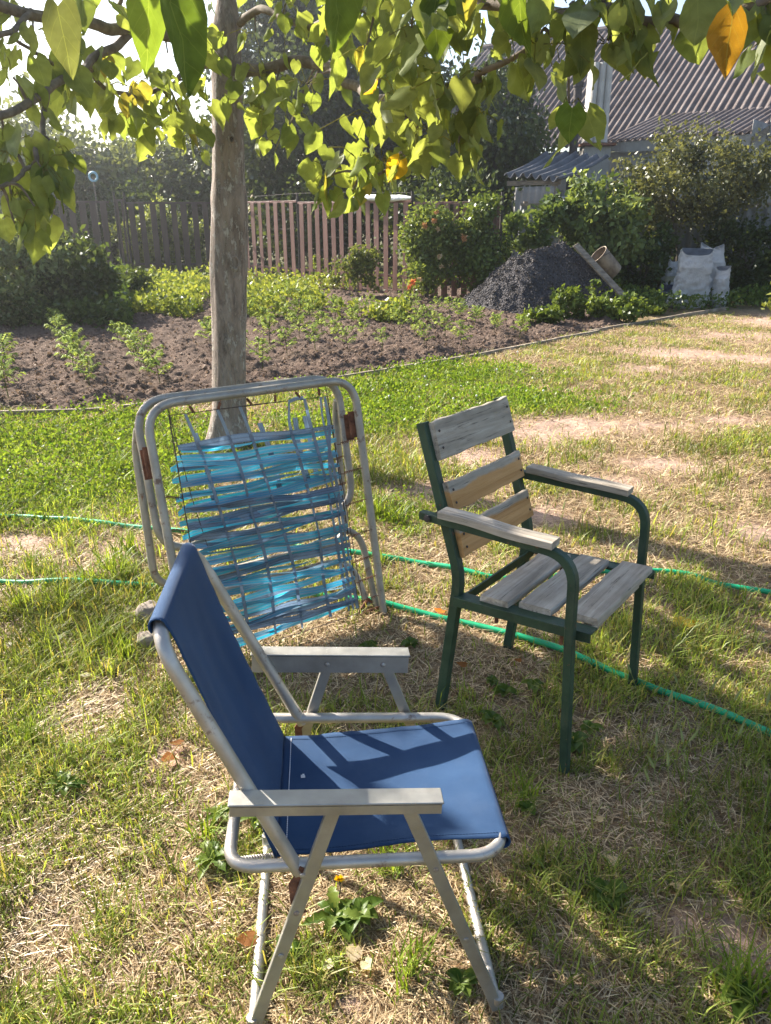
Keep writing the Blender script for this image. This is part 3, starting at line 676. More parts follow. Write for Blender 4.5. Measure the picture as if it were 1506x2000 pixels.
mb = MB(); mb.tube(round_poly([bp(.040, .84, .075), bp(.035, .77, .112), bp(.03, .285, .165), bp(.80, .285, .165), bp(.795, .77, .112), bp(.786, .84, .075)], [0, .04, .085, .085, .04, 0], 8, False), .0138, 12); mb.build('rear_frame', M['bed_tube'], bed, True)
def leg(u0, u1, vb, off_b, off_t): 
    pts = [bp(u0, .03, off_b), bp(u0+.02, vb, off_t), bp(u1-.02, vb, off_t), bp(u1, .03, off_b)]
    mb = MB(); mb.tube(round_poly(pts, .11, 8, False), .0128, 12); mb.build('leg', M['bed_tube'], bed, True)
leg(.008, .765, .358, .035, .055); leg(.03, .75, .225, .06, .12)
mb = MB(); mb.tube([bp(.0, .02, .03), bp(.03, .06, .055), bp(.075, .012, .06)], .009, 6); mb.build('bracket', M['rust'], bed)
for u_, v_ in ((.012, .745), (.783, .735)):
    for o_ in (.018, .052):
        mb = MB(); mb.box(bp(u_+(.004 if u_ < .4 else -.002), v_-.01*(o_ > .03), o_), (.034, .004, .098), bevel=.0015)
        for zz in (-.034, .0, .034): mb.lathe([(.006, 0), (.005, .003)], bp(u_, v_+zz, o_-.002), 8, (0, -1, 0))
        mb.build('hinge', M['rust'], bed)
for o_, v_ in ((.10, .55),):
    mb = MB(); mb.tube([bp(.80, .62, .125), bp(.803, .40, .16)], .008, 6, flat=(.010, .003), up=(0, 1, 0)); mb.build('strap_iron', M['rust'], bed)
# inner wire loop
wpts = [bp(.105, .035, .0), bp(.118, .862, .0), bp(.40, .868, .0), bp(.700, .872, .0), bp(.705, .03, .0)]
mb = MB(); mb.tube(wpts, .0024, 5, closed=True); mb.build('tension_wire', M['wire'], bed)
mb = MB(); mb.tube([bp(.700, .895), bp(.672, .60, .002), bp(.640, .38, .002)], .0015, 5); mb.build('tension_wire', M['wire'], bed)
mb = MB(); mb.tube([bp(.12, .897), bp(.112, .70, .001), bp(.100, .45, .001), bp(.085, .05, 0)], .0015, 5); mb.build('tension_wire', M['wire'], bed)
def hook(p, q):
    p, q = np.array(p), np.array(q); ax = q-p; L = np.linalg.norm(ax); ax /= L; e1 = np.cross(ax, [0, 1, 0.1]); e1 /= np.linalg.norm(e1); e2 = np.cross(ax, e1); pts = [p]
    for t in np.linspace(.18, .85, 46): a_ = t*2*math.pi*13; pts.append(p+ax*L*t+(e1*math.cos(a_)+e2*math.sin(a_))*.0036)
    pts.append(q); mb = MB(); mb.tube(pts, .0017, 5); mb.build('spring', M['rust'], bed)
for u_, du in ((.63, .015), (.52, -.015), (.43, .02), (.32, -.005), (.245, .02), (.15, 0)): hook(bp(u_, .897), bp(u_-du, .866))
for v_ in (.685, .575, .455, .335, .235, .155, .075, .03): hook(bp(.008, v_+.006), bp(.105, v_))
for v_ in (.60, .49, .33, .18): hook(bp(.765, v_+.02), bp(.705, v_))
for v_ in (.62, .52): hook(bp(.035, v_+.01, .07), bp(.11, v_, .07))
# webbing
def ribbon(path, wdir, width, name, mat):
    n = len(path); V = []; UV = []; L = 0
    for i in range(n):
        if i: L += np.linalg.norm(path[i]-path[i-1])
        V += [path[i]-wdir[i]*width[i]/2, path[i]+wdir[i]*width[i]/2]; UV += [(L, 0), (L, 1)]
    Fq = [(2*i, 2*i+1, 2*i+3, 2*i+2) for i in range(n-1)]
    return fast(name, np.array(V), np.array(Fq), M[mat], uv=np.array(UV), parent=bed)
rnd = random.Random(5)
def strand(uL, vL, uR, vR, off, mat, w0):
    n = 44; ph = rnd.uniform(0, 6); a0 = rnd.uniform(-.9, 1.0); a1 = a0+rnd.choice([-1, 1])*rnd.uniform(.2, 1.6); sagm = rnd.uniform(-.012, .006); pa = []; wd = []; ww = []
    for i in range(n+1):
        t = i/n; e = min(1, t/.10, (1-t)/.10)
        v = vL+(vR-vL)*t+sagm*math.sin(math.pi*t)+.004*math.sin(t*11+ph); an = (a0+(a1-a0)*t+.3*math.sin(t*8+ph))*(.3+.7*e)
        pa.append(bp(uL+(uR-uL)*t, v, off*(.25+.75*e)+.004*math.sin(t*2*math.pi*3.5+ph))); wd.append(np.array([0, math.sin(an), math.cos(an)])); ww.append(w0*(.62+.38*e))
    ribbon(pa, wd, ww, 'webbing', mat)
def lace(v0, v1, n, off, u_l, u_r, w0, seed, skip=()):
    """one strap laced back and forth between the left and right wires"""
    rg = random.Random(seed); vl = [v0+(v1-v0)*i/n+rg.uniform(-.012, .012) for i in range(n+2)]; vr = [v0+(v1-v0)*(i+.5)/n-.02+rg.uniform(-.014, .014) for i in range(n+2)]
    for i in range(n):
        o_ = off*(1 if i % 2 else -1)
        if (i, 0) not in skip: strand(u_l+rg.uniform(-.004, .006), vl[i], u_r, vr[i], o_, 'web_blue' if rg.random() > .22 else 'web_grey', w0*rg.uniform(.8, 1.15))
        if (i, 1) not in skip: strand(u_l+rg.uniform(-.004, .006), vl[i+1], u_r, vr[i], -o_, 'web_blue' if rg.random() > .22 else 'web_grey', w0*rg.uniform(.8, 1.15))
strand(.690, .768, .108, .745, -.003, 'web_grey', .03); strand(.680, .752, .108, .735, .003, 'web_blue', .03)
lace(.735, .075, 15, .006, .702, .108, .0235, 3)
lace(.715, .060, 9, .010, .700, .110, .021, 8)
lace(.71, .46, 5, .004+.0, .72, .13, .026, 12) if False else None
for k_, (a_, b_) in enumerate(((.70, .68), (.655, .67), (.60, .585), (.55, .57), (.51, .49), (.47, .485))): 
    strand(.72, a_, .13, b_, .072/.9, 'web_blue', .027)
def web_col(pts, mat='web_grey', wid=.0115):
    P = smooth_path([bp(u_, v, -.009-.003*(-1)**i) for i, (u_, v) in enumerate(pts)], 8); n = len(P)
    ph = rnd.uniform(0, 6); wd = [np.array([math.cos(.5*math.sin(i*.22+ph)), math.sin(.5*math.sin(i*.22+ph)), 0]) for i in range(n)]
    ribbon(P, wd, [wid]*n, 'webbing_strap', mat)
for q in ([(.650, .870), (.622, .76), (.60, .62), (.575, .45), (.56, .30), (.555, .16), (.56, .05)],
          [(.540, .869), (.515, .78), (.49, .64), (.475, .5), (.455, .36), (.45, .2), (.46, .06)],
          [(.460, .868), (.435, .77), (.405, .6), (.375, .45), (.355, .3), (.35, .17), (.355, .05)],
          [(.277, .866), (.285, .78), (.27, .66), (.245, .5), (.235, .36), (.24, .2), (.235, .06)],
          [(.217, .866), (.205, .78), (.185, .62), (.17, .5), (.168, .34), (.16, .2), (.155, .06)],
          [(.152, .863), (.152, .78), (.14, .62), (.13, .5), (.128, .34), (.12, .2), (.118, .06)],
          [(.135, .863), (.13, .76), (.155, .60), (.142, .46), (.145, .3), (.14, .14), (.135, .06)]): web_col(q)
ribbon([bp(.275, .862, -.002), bp(.245, .87, -.003), bp(.215, .868, -.002)], [np.array([0, 0, 1.])]*3, [.013]*3, 'webbing_strap', 'web_grey')
for q in ([(.60, .80), (.58, .7), (.57, .55)], [(.36, .80), (.33, .66), (.32, .52)], [(.22, .80), (.22, .68), (.20, .55)], [(.18, .8), (.17, .68), (.165, .55)]):
    P = [bp(u_, v, .078) for u_, v in q]; ribbon(smooth_path(P, 6), [np.array([1., 0, 0])]*(6*2+1), [.02]*13, 'webbing_strap', 'web_grey')

# ------------------------------------------------------------------ hose
hp = [(2080, 1670), (1700, 1516), (1506, 1442), (1370, 1384), (1240, 1336), (1080, 1273), (900, 1221), (760, 1189), (690, 1176), (560, 1160), (420, 1152), (310, 1148), (120, 1143), (0, 1140)]
P = [g2(*p) for p in hp]+[np.array([-2.05, 2.95]), np.array([-2.5, 3.15]), np.array([-2.5, 3.5])]+[g2(*p) for p in ((0, 1013), (100, 1018), (200, 1029), (270, 1036), (430, 1054), (600, 1072), (730, 1091), (800, 1098), (870, 1112), (965, 1133), (1070, 1136), (1180, 1124), (1269, 1122), (1353, 1132), (1400, 1144), (1506, 1165), (1700, 1200), (2100, 1240))]
P3 = smooth_path([(p[0], p[1], 0) for p in P], 8); P3 = [np.array([p[0], p[1], float(gh(p[0], p[1]))+.017+.006*math.sin(i*.35)]) for i, p in enumerate(P3)]
mb = MB(); mb.tube(P3, .0115, 10); hose = mb.build('garden_hose', M['hose'], None, True); tag(hose, 'bright green garden hose looping across the lawn under the armchair', 'hose')
# ------------------------------------------------------------------ stones under the bed
def stone(px, py, r, seed, lab):
    c = at(px, py); mb = MB(); V = []; n, m_ = 14, 10
    for i in range(m_+1):
        for k in range(n):
            th = math.pi*i/m_; ph = 2*math.pi*k/n; d = np.array([math.sin(th)*math.cos(ph), math.sin(th)*math.sin(ph), math.cos(th)])
            q = 1+.35*(float(noise(d[0]*1.7+seed, d[1]*1.7+d[2]*1.3+seed))-.5)+.1*(float(noise(d[0]*5+seed, d[1]*5+d[2]*4))-.5)
            V.append(c+d*np.array([r, r*.9, r*.85])*q+np.array([0, 0, r*.55]))
    fs = [(i*n+k, i*n+(k+1) % n, (i+1)*n+(k+1) % n, (i+1)*n+k) for i in range(m_) for k in range(n)]
    mb.add(V, fs); tag(mb.build('stone', M['stone'], None, True), lab, 'stone')
stone(296, 1212, .055, 3, 'rounded brown stone beside the left foot of the camp bed')
stone(292, 1262, .042, 8, 'smaller brown stone in front of the rounded one by the camp bed')

# ------------------------------------------------------------------ catalpa tree
tree = empty('catalpa_tree', (-1.06, 4.93, 0), 'broad leaved catalpa tree with flaking limewash on its leaning trunk, overhanging the chairs', 'tree')
T0 = np.array([-1.06, 4.93, 0.0])
def rel(p): return np.array(p)-T0
tp = [(-60, 435, 450), (50, 415, 470), (150, 412.5, 471), (230, 414, 472), (300, 414.5, 475), (350, 414, 477), (385, 411, 482), (420, 412.5, 484), (470, 412, 483), (520, 411, 482), (560, 413.5, 480), (620, 416, 479.5), (700, 416, 478.5), (800, 415.5, 478.5), (900, 412, 482)]
mb = MB(); cs = []; rsd = []
for py, a, b in tp[::-1]:
    c = at((a+b)/2, py, Y=4.93); dep = 4.93*cP-(c[2]-H)*sP; cs.append(c); rsd.append((b-a)/2/F*dep)
cs.insert(0, np.array([cs[0][0], 4.93, -.02])); rsd.insert(0, rsd[0]*1.25)
for zz, rr_ in ((3.4, .07), (4.4, .045)): cs.append(np.array([cs[-1][0]+.03, 4.93, zz])); rsd.append(rr_)
zz = np.array([c[2] for c in cs]); o = np.argsort(zz); zz = zz[o]; xx = np.array([c[0] for c in cs])[o]; rsd = np.array(rsd)[o]
zs = np.linspace(-.02, 4.4, 170); seg = 40; V = []
for z in zs:
    cx = np.interp(z, zz, xx); r = np.interp(z, zz, rsd)*(1+.14*math.exp(-max(z, 0)/.06))
    for k in range(seg):
        an = 2*math.pi*k/seg; q = 1+.17*(float(fbm(math.cos(an)*1.8+5, math.sin(an)*1.8+z*1.9, 3, 7))-.5)+.07*(float(noise(math.cos(an)*7, math.sin(an)*7+z*3.5, 3))-.5)
        V.append(rel((cx+r*q*math.cos(an), 4.93+r*q*math.sin(an), z)))
Fq = [(i*seg+k, i*seg+(k+1) % seg, (i+1)*seg+(k+1) % seg, (i+1)*seg+k) for i in range(len(zs)-1) for k in range(seg)]
trunk = fast('trunk', np.array(V), np.array(Fq), M['bark'], parent=tree, smooth=True)
# knots: an old pruned branch ring and a stub
def knot(px, py, r, hgt, lean=(0, -1, 0)):
    c = rel(at(px, py, Y=4.93)); c[1] -= .083; ax = np.array(lean, float)
    mb = MB(); mb.lathe([(r*1.25, -.02), (r*1.2, .006), (r, .018), (r*.78, .019), (r*.62, .004), (r*.45, -.004), (r*.2, .004), (.001, .006)], c, 18, ax)
    for i, p in enumerate(mb.v): mb.v[i] = (p[0], p[1], c[2]+(p[2]-c[2])*hgt)
    mb.build('knot', M['bark'], trunk, True)
knot(463, 512, .026, 1.7, (.35, -1, 0)); knot(458, 275, .013, 1.3, (.2, -1, 0))
BR = []   # branch polylines
def branch(pts, r0, r1, name='branch', mat='twig'):
    P = smooth_path([rel(at(px, py, Y=Y)) for px, py, Y in pts], 5); n = len(P)
    P = [p+np.array([.008*math.sin(i*1.3), .006*math.cos(i*1.7), .008*math.sin(i*.9+1)]) for i, p in enumerate(P)]
    mb = MB(); mb.tube(P, list(np.linspace(r0, r1, n)), 9); mb.build(name, M[mat], tree, True); BR.extend(P)
branch([(468, 142, 4.86), (530, 131, 4.75), (600, 120, 4.6), (640, 133, 4.4), (690, 168, 4.15), (730, 188, 3.9), (790, 200, 3.5), (850, 190, 3.1), (930, 150, 2.7)], .034, .013)
branch([(420, 128, 4.88), (385, 100, 4.7), (352, 72, 4.5), (262, 58, 4.1), (190, 50, 3.8), (60, 25, 3.4), (-120, -20, 3.0)], .036, .018)
branch([(262, 58, 4.1), (225, 90, 3.95), (170, 125, 3.7), (90, 180, 3.3), (0, 226, 2.9), (-90, 260, 2.6)], .021, .012)
branch([(415, 132, 4.86), (385, 130, 4.75), (345, 155, 4.6), (300, 180, 4.4), (255, 188, 4.2), (205, 172, 4.0), (172, 132, 3.7)], .014, .009)
branch([(90, 182, 3.3), (83, 250, 3.15), (70, 305, 3.0), (40, 345, 2.9), (-20, 368, 2.75)], .011, .007)
branch([(60, 25, 3.4), (20, 60, 3.2), (-60, 90, 3.0)], .012, .008)
branch([(170, 125, 3.7), (140, 150, 3.6), (60, 95, 3.4), (20, 70, 3.3)], .009, .006)
branch([(468, 48, 4.85), (490, 25, 4.75), (530, 22, 4.6), (585, 50, 4.4), (625, 45, 4.2), (690, 10, 3.8), (800, -40, 3.2)], .022, .012)
branch([(300, 60, 4.25), (250, 40, 4.0), (235, 0, 3.9), (225, -60, 3.8)], .012, .008)
branch([(790, 200, 3.5), (810, 250, 3.4), (800, 300, 3.4), (760, 330, 3.4), (715, 345, 3.4)], .010, .006)
branch([(760, -60, 3.0), (900, 0, 2.75), (1060, 20, 2.5), (1210, 25, 2.35), (1290, 42, 2.3), (1370, 44, 2.25), (1440, 20, 2.2), (1560, -30, 2.15)], .020, .011)
branch([(1370, 44, 2.25), (1395, 15, 2.2), (1420, -30, 2.15)], .009, .007)
branch([(930, 150, 2.7), (1000, 110, 2.6), (1100, 60, 2.5)], .010, .007)
branch([(440, -40, 4.93), (600, -120, 4.4), (900, -180, 3.4), (1100, -160, 2.8)], .03, .014)
branch([(440, -90, 4.93), (300, -160, 4.4), (60, -170, 3.6), (-200, -150, 3.0)], .03, .014)
BRA = np.array(BR)
def leaf_template():
    T = []; rows = [0, .08, .2, .34, .5, .65, .79, .91, 1.0]; wid = [.16, .33, .43, .45, .395, .30, .19, .085, .006]
    for t, w_ in zip(rows, wid):
        for c_ in (-1, -.52, 0, .52, 1):
            back = -.10*(1-t/.2)*abs(c_)**1.5 if t < .2 else 0.0
            y_ = t*.96+.04*(1 if c_ == 0 else 0)*(t > .9)+back+(.07*(1-t/.2)*(1-abs(c_)) if t < .2 else 0)
            T.append([c_*w_, y_, -.16*abs(c_)*w_/.45*.5+.02*math.sin(t*8+c_*2)])
    f = [(i*5+j, i*5+j+1, i*5+j+6, i*5+j+5) for i in range(8) for j in range(4)]
    return np.array(T), f
LEAF_T, LEAF_F = leaf_template(); LK = len(LEAF_T)
LEAF_UV = np.stack([LEAF_T[:, 0]+.5, LEAF_T[:, 1]], -1)
pos, siz, colr, dirs_ = [], [], [], []
pet = MB()
def cluster(px, py, Y, sp, n, size=.17, yel=.0, lit=0.5, twig=True):
    c = rel(at(px, py, Y=Y)); dep = Y; spm = sp/F*dep
    if twig:
        j = np.argmin(((BRA-c-np.array([0, 0, spm*.6]))**2).sum(1)); b = BRA[j]
        if np.linalg.norm(b-c) < 1.1:
            m_ = (b+c)/2+np.array([0, 0, .04]); tw = MB(); tw.tube(smooth_path([b, m_, c+np.array([0, 0, spm*.5])], 4), [.006]*5+[.004]*4, 5); tw.build('twig', M['twig'], tree, True)
    for i in range(int(n*1.42+.5)):
        p = c+np.array([random.gauss(0, spm*.66), random.gauss(0, spm*.75), random.gauss(0, spm*.5)+spm*.35])
        s = size*random.uniform(.40, .88); pos.append(p); siz.append(s)
        d = (p-c); d[2] = 0; nd = np.linalg.norm(d)+1e-6
        dirs_.append(np.array([d[0]/nd*.7, d[1]/nd*.7, -1.7]))
        t = random.random()
        base = (np.array([.115, .155, .050])*(1-t)+np.array([.20, .24, .085])*t)*(1.12 if px < 760 else 1.12); base = base if px < 760 else base*.8+base.mean()*.2*np.array([1.05, 1, .75])  # right-hand leaves greyed, the look of shaded undersides put into colour
        if random.random() < yel*.35: base = np.array([.50, .33, .035])*random.uniform(.7, 1.1)
        elif random.random() < .02: base = np.array([.24, .22, .06])
        colr.append(base)
        if twig and i < 14:
            e = c+np.array([0, 0, spm*.5]); pet.tube([e+(p-e)*.15, (e+p)/2+np.array([0, 0, .02]), p], .0016, 4)
for a in [  # px, py, distance, spread px, number, leaf size, share yellow
    (70, 90, 3.4, 50, 6), (30, 180, 3.1, 45, 7), (20, 60, 3.3, 60, 8), (130, 180, 3.6, 35, 5), (190, 20, 3.8, 60, 6), (210, 130, 3.9, 35, 5), (205, 190, 4.1, 40, 6), (260, 200, 4.2, 50, 8), (320, 200, 4.4, 45, 7), (290, 245, 4.3, 40, 6), (355, 245, 4.5, 40, 7), (370, 280, 4.5, 30, 4), (375, 190, 4.6, 35, 5), (330, 130, 4.4, 40, 3), (395, 50, 4.6, 35, 4), (310, 25, 4.2, 55, 6), (240, 240, 4.2, 30, 3),
    (30, 325, 2.95, 40, 6), (85, 350, 2.95, 35, 6), (25, 400, 2.85, 36, 5), (70, 420, 2.85, 30, 3), (30, 450, 2.85, 22, 2), (110, 300, 3.05, 25, 3), (10, 270, 2.9, 30, 3),
    (505, 165, 4.7, 40, 6), (540, 205, 4.6, 45, 8), (600, 190, 4.3, 42, 5), (515, 240, 4.6, 40, 6), (560, 285, 4.5, 32, 3), (585, 240, 4.4, 30, 3), (650, 95, 4.2, 35, 4), (665, 30, 4.1, 60, 7), (560, 40, 4.5, 50, 7), (500, 90, 4.7, 40, 3), (720, 70, 3.8, 60, 8),
    (640, 365, 3.5, 35, 7, .15), (700, 335, 3.45, 45, 9, .14, .06), (745, 335, 3.4, 38, 8, .14, .25), (690, 385, 3.4, 25, 2, .15), (725, 245, 3.4, 40, 6, .15, .25), (775, 215, 3.2, 50, 10, .16, .15), (800, 130, 3.0, 65, 14, .17, .06), (715, 130, 3.5, 45, 8, .16, .2), (815, 275, 3.2, 40, 6, .16, .15), (790, 320, 3.2, 25, 3, .15, .3),
    (870, 205, 2.8, 60, 9, .15), (895, 300, 2.8, 34, 5, .15), (920, 250, 2.8, 40, 5, .15), (950, 170, 2.7, 45, 5, .15), (890, 80, 2.6, 75, 10, .15), (985, 60, 2.45, 75, 8, .14), (1045, 110, 2.45, 45, 4, .14), (1080, 120, 2.45, 35, 3, .13), (1110, 215, 2.4, 22, 2), (1110, 50, 2.4, 60, 5, .14), (1185, 100, 2.35, 32, 4, .14, .1), (1238, 90, 2.3, 26, 4, .15, .12), (1165, 20, 2.35, 50, 6, .15, .25), (1215, 25, 2.3, 45, 5, .15), (1290, 20, 2.3, 40, 3, .15), (1335, 50, 2.25, 20, 1, .13), (1490, 30, 2.2, 30, 3, .15), (1498, 110, 2.2, 20, 3, .14), (960, 10, 2.5, 70, 6, .15), (880, 0, 2.6, 60, 6, .15), (1470, 10, 2.2, 40, 4), (1380, 5, 2.2, 30, 2),
    (800, 20, 3.0, 70, 10), (740, 10, 3.3, 60, 8)]:
    cluster(*a)
# fringe just above the picture and the rest of the crown
HID0 = len(pos)
for i in range(46): cluster(random.uniform(-200, 1650), random.uniform(-280, -150), random.uniform(2.2, 4.6), 70, 7, .17, .04, twig=False)
HID1 = len(pos)
sdn = np.array(sd)
def shade(px, py, h, sp, n, zt=0.0):
    g = at(px, py, zt); p = g+sdn*((h-zt)/sdn[2])
    for i in range(n):
        q = p+np.array([random.gauss(0, sp), random.gauss(0, sp), random.gauss(0, .12)])
        pos.append(rel(q)); siz.append(random.uniform(.13, .2)); dirs_.append(np.array([random.uniform(-.4, .4), random.uniform(-.4, .4), -.8])); t = random.random()
        colr.append(np.array([.075, .125, .022])*(1-t)+np.array([.135, .18, .035])*t)
SHADE = [  # unseen crown leaves above the picture, added sunward to shade these spots
    (1150, 1560, 3.0, .26, 34), (1300, 1560, 3.0, .26, 34), (1440, 1560, 3.1, .26, 30), (1000, 1430, 3.1, .2, 22), (1150, 1420, 3.1, .2, 22),
    (1250, 1700, 2.9, .14, 10), (1450, 1690, 3.0, .14, 12), (1200, 1290, 3.2, .16, 12), (960, 1340, 3.2, .16, 16), (820, 1340, 3.2, .14, 12), (1420, 1860, 2.9, .1, 8), (1480, 1230, 3.3, .14, 10)]
for a in SHADE: shade(*a)
SHADE2 = [(960, 900, 3.1, .10, 9, .7), (1010, 1060, 3.1, .10, 8, .62), (1090, 1150, 3.1, .13, 14, .46), (1180, 1150, 3.1, .10, 9, .46), (1150, 960, 3.1, .1, 8, .65),
          (930, 1600, 2.9, .04, 2, .37), (800, 1490, 2.9, .02, 1, .37), (640, 1560, 2.9, .05, 3, .53), (520, 1060, 3.2, .11, 6, .4), (620, 1160, 3.2, .12, 8, .3), (470, 1230, 3.2, .1, 6, .2)]
for a in SHADE2: shade(*a)  # more unseen leaves added to shade the armchair, blue chair and camp bed
HID2 = len(pos)
for i in range(110):   # general crown
    an = random.uniform(0, 2*math.pi); rr_ = random.uniform(.3, 2.6); c = np.array([rr_*math.cos(an), rr_*math.sin(an)*.9, random.uniform(2.9, 4.6)])
    if c[0] < -.4 and c[1] < .9: continue
    for k in range(12):
        pos.append(c+np.random.default_rng(i*50+k).normal(0, .2, 3)); siz.append(random.uniform(.12, .19)); dirs_.append(np.array([0, 0, -1.2])); colr.append(np.array([.09, .14, .025]))
HID3 = len(pos)
def seen(p):
    d = p[1]*cP-(p[2]-H)*sP
    return (753+F*p[0]/d, 1000-F*(p[1]*sP+(p[2]-H)*cP)/d) if d > .2 else (-9999, 9999)
def sunny(p):
    p = np.array(p)+T0
    for z_ in (0.0, .4, .8):
        if p[2] <= z_: continue
        g = p-sdn*((p[2]-z_)/sdn[2]); x_, y_ = seen(g)
        if -60 < x_ < 1560 and 640 < y_ < 2080:
            if x_ > 930 and 1290 < y_ < 1760 and z_ == 0: continue
            return True
    return False
keepi = [i for i in range(len(pos)) if not ((HID0 <= i < HID1 or HID2 <= i < HID3) and sunny(pos[i]) and random.random() < .95)]  # thins unseen leaves whose shade would fall on the sunlit foreground
pos = [pos[i] for i in keepi]; siz = [siz[i] for i in keepi]; colr = [colr[i] for i in keepi]; dirs_ = [dirs_[i] for i in keepi]
# single big leaves hanging close to the lens
for px, py, Y, s, c_, dr in ((112, 0, 2.1, .17, (.10, .115, .06), (.05, 0, -4)), (335, -40, 2.2, .26, (.075, .12, .025), (.08, 0, -3)), (290, -20, 2.3, .20, (.10, .15, .03), (-.3, 0, -3)), (1432, 22, 1.6, .115, (.21, .115, .02), (-.12, 0, -3)), (665, -40, 2.6, .19, (.1, .15, .03), (-.5, 0, -3)), (1010, -20, 2.3, .17, (.08, .12, .025), (.4, 0, -2)), (1118, 205, 2.3, .10, (.09, .14, .03), (-.1, 0, -3)), (850, -10, 2.4, .17, (.08, .12, .025), (.2, 0, -3))):
    pos.append(rel(at(px, py, Y=Y))); siz.append(s); colr.append(np.array(c_)); dirs_.append(np.array(dr, float)*3)
n = len(pos); NS_ = 8; D_ = np.array(dirs_)
RNG = np.random.default_rng(4)
LF = orient(n, D_, .42)
for i in range(n-NS_, n):   # the close hanging leaves turn their blades to the open side
    al = D_[i]/np.linalg.norm(D_[i]); nr_ = np.array([.75*math.sin(i*2.1+.6), -1.0, .1*math.cos(i)]); nr_ -= al*(nr_@al); nr_ /= np.linalg.norm(nr_); LF[i] = np.stack([np.cross(al, nr_)*(.74 if i-n+NS_ < 3 else .92), al, nr_])
nb = 8
b_ = RNG.normal(size=(n, 3))*.8+np.array([0, -.25, 0]); 
V = np.einsum('kj,njc->nkc', LEAF_T, LF); 
curl = RNG.uniform(-.18, .30, n)[:, None]*(LEAF_T[None, :, 1]**2); ph_ = RNG.uniform(0, 6.28, (n, 1)); wav = RNG.normal(0, .009, (n, LK))+.05*np.sin(LEAF_T[None, :, 1]*RNG.uniform(4, 9, (n, 1))+ph_)*np.abs(LEAF_T[None, :, 0])/.45+RNG.uniform(-.25, .25, (n, 1))*(LEAF_T[None, :, 0]/.45)**2*np.sign(LEAF_T[None, :, 0]-.05)*.3; fold = RNG.uniform(.2, 2.4, n)[:, None]*LEAF_T[None, :, 2]
V = np.einsum('nk,nc->nkc', (np.tile(LEAF_T[:, 0], (n, 1))+RNG.normal(0, .010, (n, LK)))*RNG.uniform(.72, 1.05, n)[:, None], LF[:, 0])+np.einsum('nk,nc->nkc', np.tile(LEAF_T[:, 1], (n, 1)), LF[:, 1])+np.einsum('nk,nc->nkc', fold+curl+wav, LF[:, 2])
V = V*np.array(siz)[:, None, None]+np.array(pos)[:, None, :]
Fc = ((np.arange(n)*LK)[:, None, None]+np.array(LEAF_F)[None]).reshape(-1, 4)
edge_face = np.tile(np.array([j in (0, 3) for i in range(8) for j in range(4)]), n); Fc = Fc[~(edge_face & (RNG.random(len(Fc)) < .022)) & (RNG.random(len(Fc)) > .004)]   # bitten edges, small holes
npet = len(pet.v); crown = fast('crown', np.concatenate([V.reshape(-1, 3), np.array(pet.v)]), np.concatenate([Fc, np.array(pet.f)+n*LK]), M['leaf'], np.concatenate([np.repeat(np.array(colr), LK, 0)*(1+RNG.normal(0, .07, (n*LK, 1))), np.tile([[.20, .20, .07]], (npet, 1))]), np.concatenate([np.tile(LEAF_UV, (n, 1)), np.full((npet, 2), .3)]), tree, smooth=True)


# ------------------------------------------------------------------ foliage builder for shrubs and far trees
def crown_of(name, parent, c, R3, n, size, c1, c2, nc=40, cr=.26, seed=0, droop=0.0, hollow=.45):
    rg = np.random.default_rng(seed); R3 = np.array(R3, float); d = rg.normal(size=(nc, 3)); d /= np.linalg.norm(d, axis=1, keepdims=True)
    cc = d*(hollow+(1-hollow)*rg.random((nc, 1))**.6)*R3*(1-cr*.55)*(.82+.36*rg.random((nc, 1))); w_ = rg.random(nc)+.35; idx = rg.choice(nc, n, p=w_/w_.sum())
    P = cc[idx]+rg.normal(size=(n, 3))*R3.mean()*cr*.55*(.6+.7*rg.random((nc, 1)))[idx]; tone = np.clip(rg.random((nc, 1))[idx]*.6+rg.random((n, 1))*.5, 0, 1)
    col = np.array(c1)*(1-tone)+np.array(c2)*tone
    return scatter(name, P+np.array(c), rg.uniform(*size, n), col, M['foliage'], parent=parent, dirs=np.array([0, 0, -droop]))
def shrub(name, label, cat, px, py_base, py_top, rx, ry, n, size, c1, c2, seed, Y=None, group=None, stems=5, nc=40, cr=.26, zlow=0.0, sw=.02, hollow=.45, droop=0.):
    b = at(px, py_base, 0) if Y is None else np.array([at(px, 500, Y=Y)[0], Y, 0]); b = np.array(b); b[2] = 0; zt = at(px, py_top, Y=b[1])[2]
    e = empty(name, b, label, cat, group); rg = random.Random(seed)
    crown_of('crown', e, (0, 0, zlow+(zt-zlow)/2), (rx, ry, (zt-zlow)/2), n, size, c1, c2, nc, cr, seed, droop, hollow)
    mb = MB()
    for i in range(stems):
        an = rg.uniform(0, 6.28); q = rg.uniform(.25, .75); p = [np.array([rg.uniform(-.12, .12)*rx, rg.uniform(-.1, .1), -.02])]
        for k in range(1, 6): t = k/5; p.append(np.array([math.cos(an)*rx*q*t**1.3+rg.uniform(-.05, .05)*rx, math.sin(an)*ry*q*t**1.3, (zt*rg.uniform(.72, .95))*t]))
        P = smooth_path(p, 3); mb.tube(P, list(np.linspace(sw, sw*.3, len(P))), 6)
    mb.build('trunk' if stems < 3 else 'stems', M['trunk'], e, True); return e
GD = ((.022, .038, .014), (.085, .115, .038)); GM = ((.035, .058, .018), (.10, .135, .04)); GP = ((.06, .08, .035), (.19, .22, .10)); GL = ((.06, .095, .02), (.19, .24, .055))
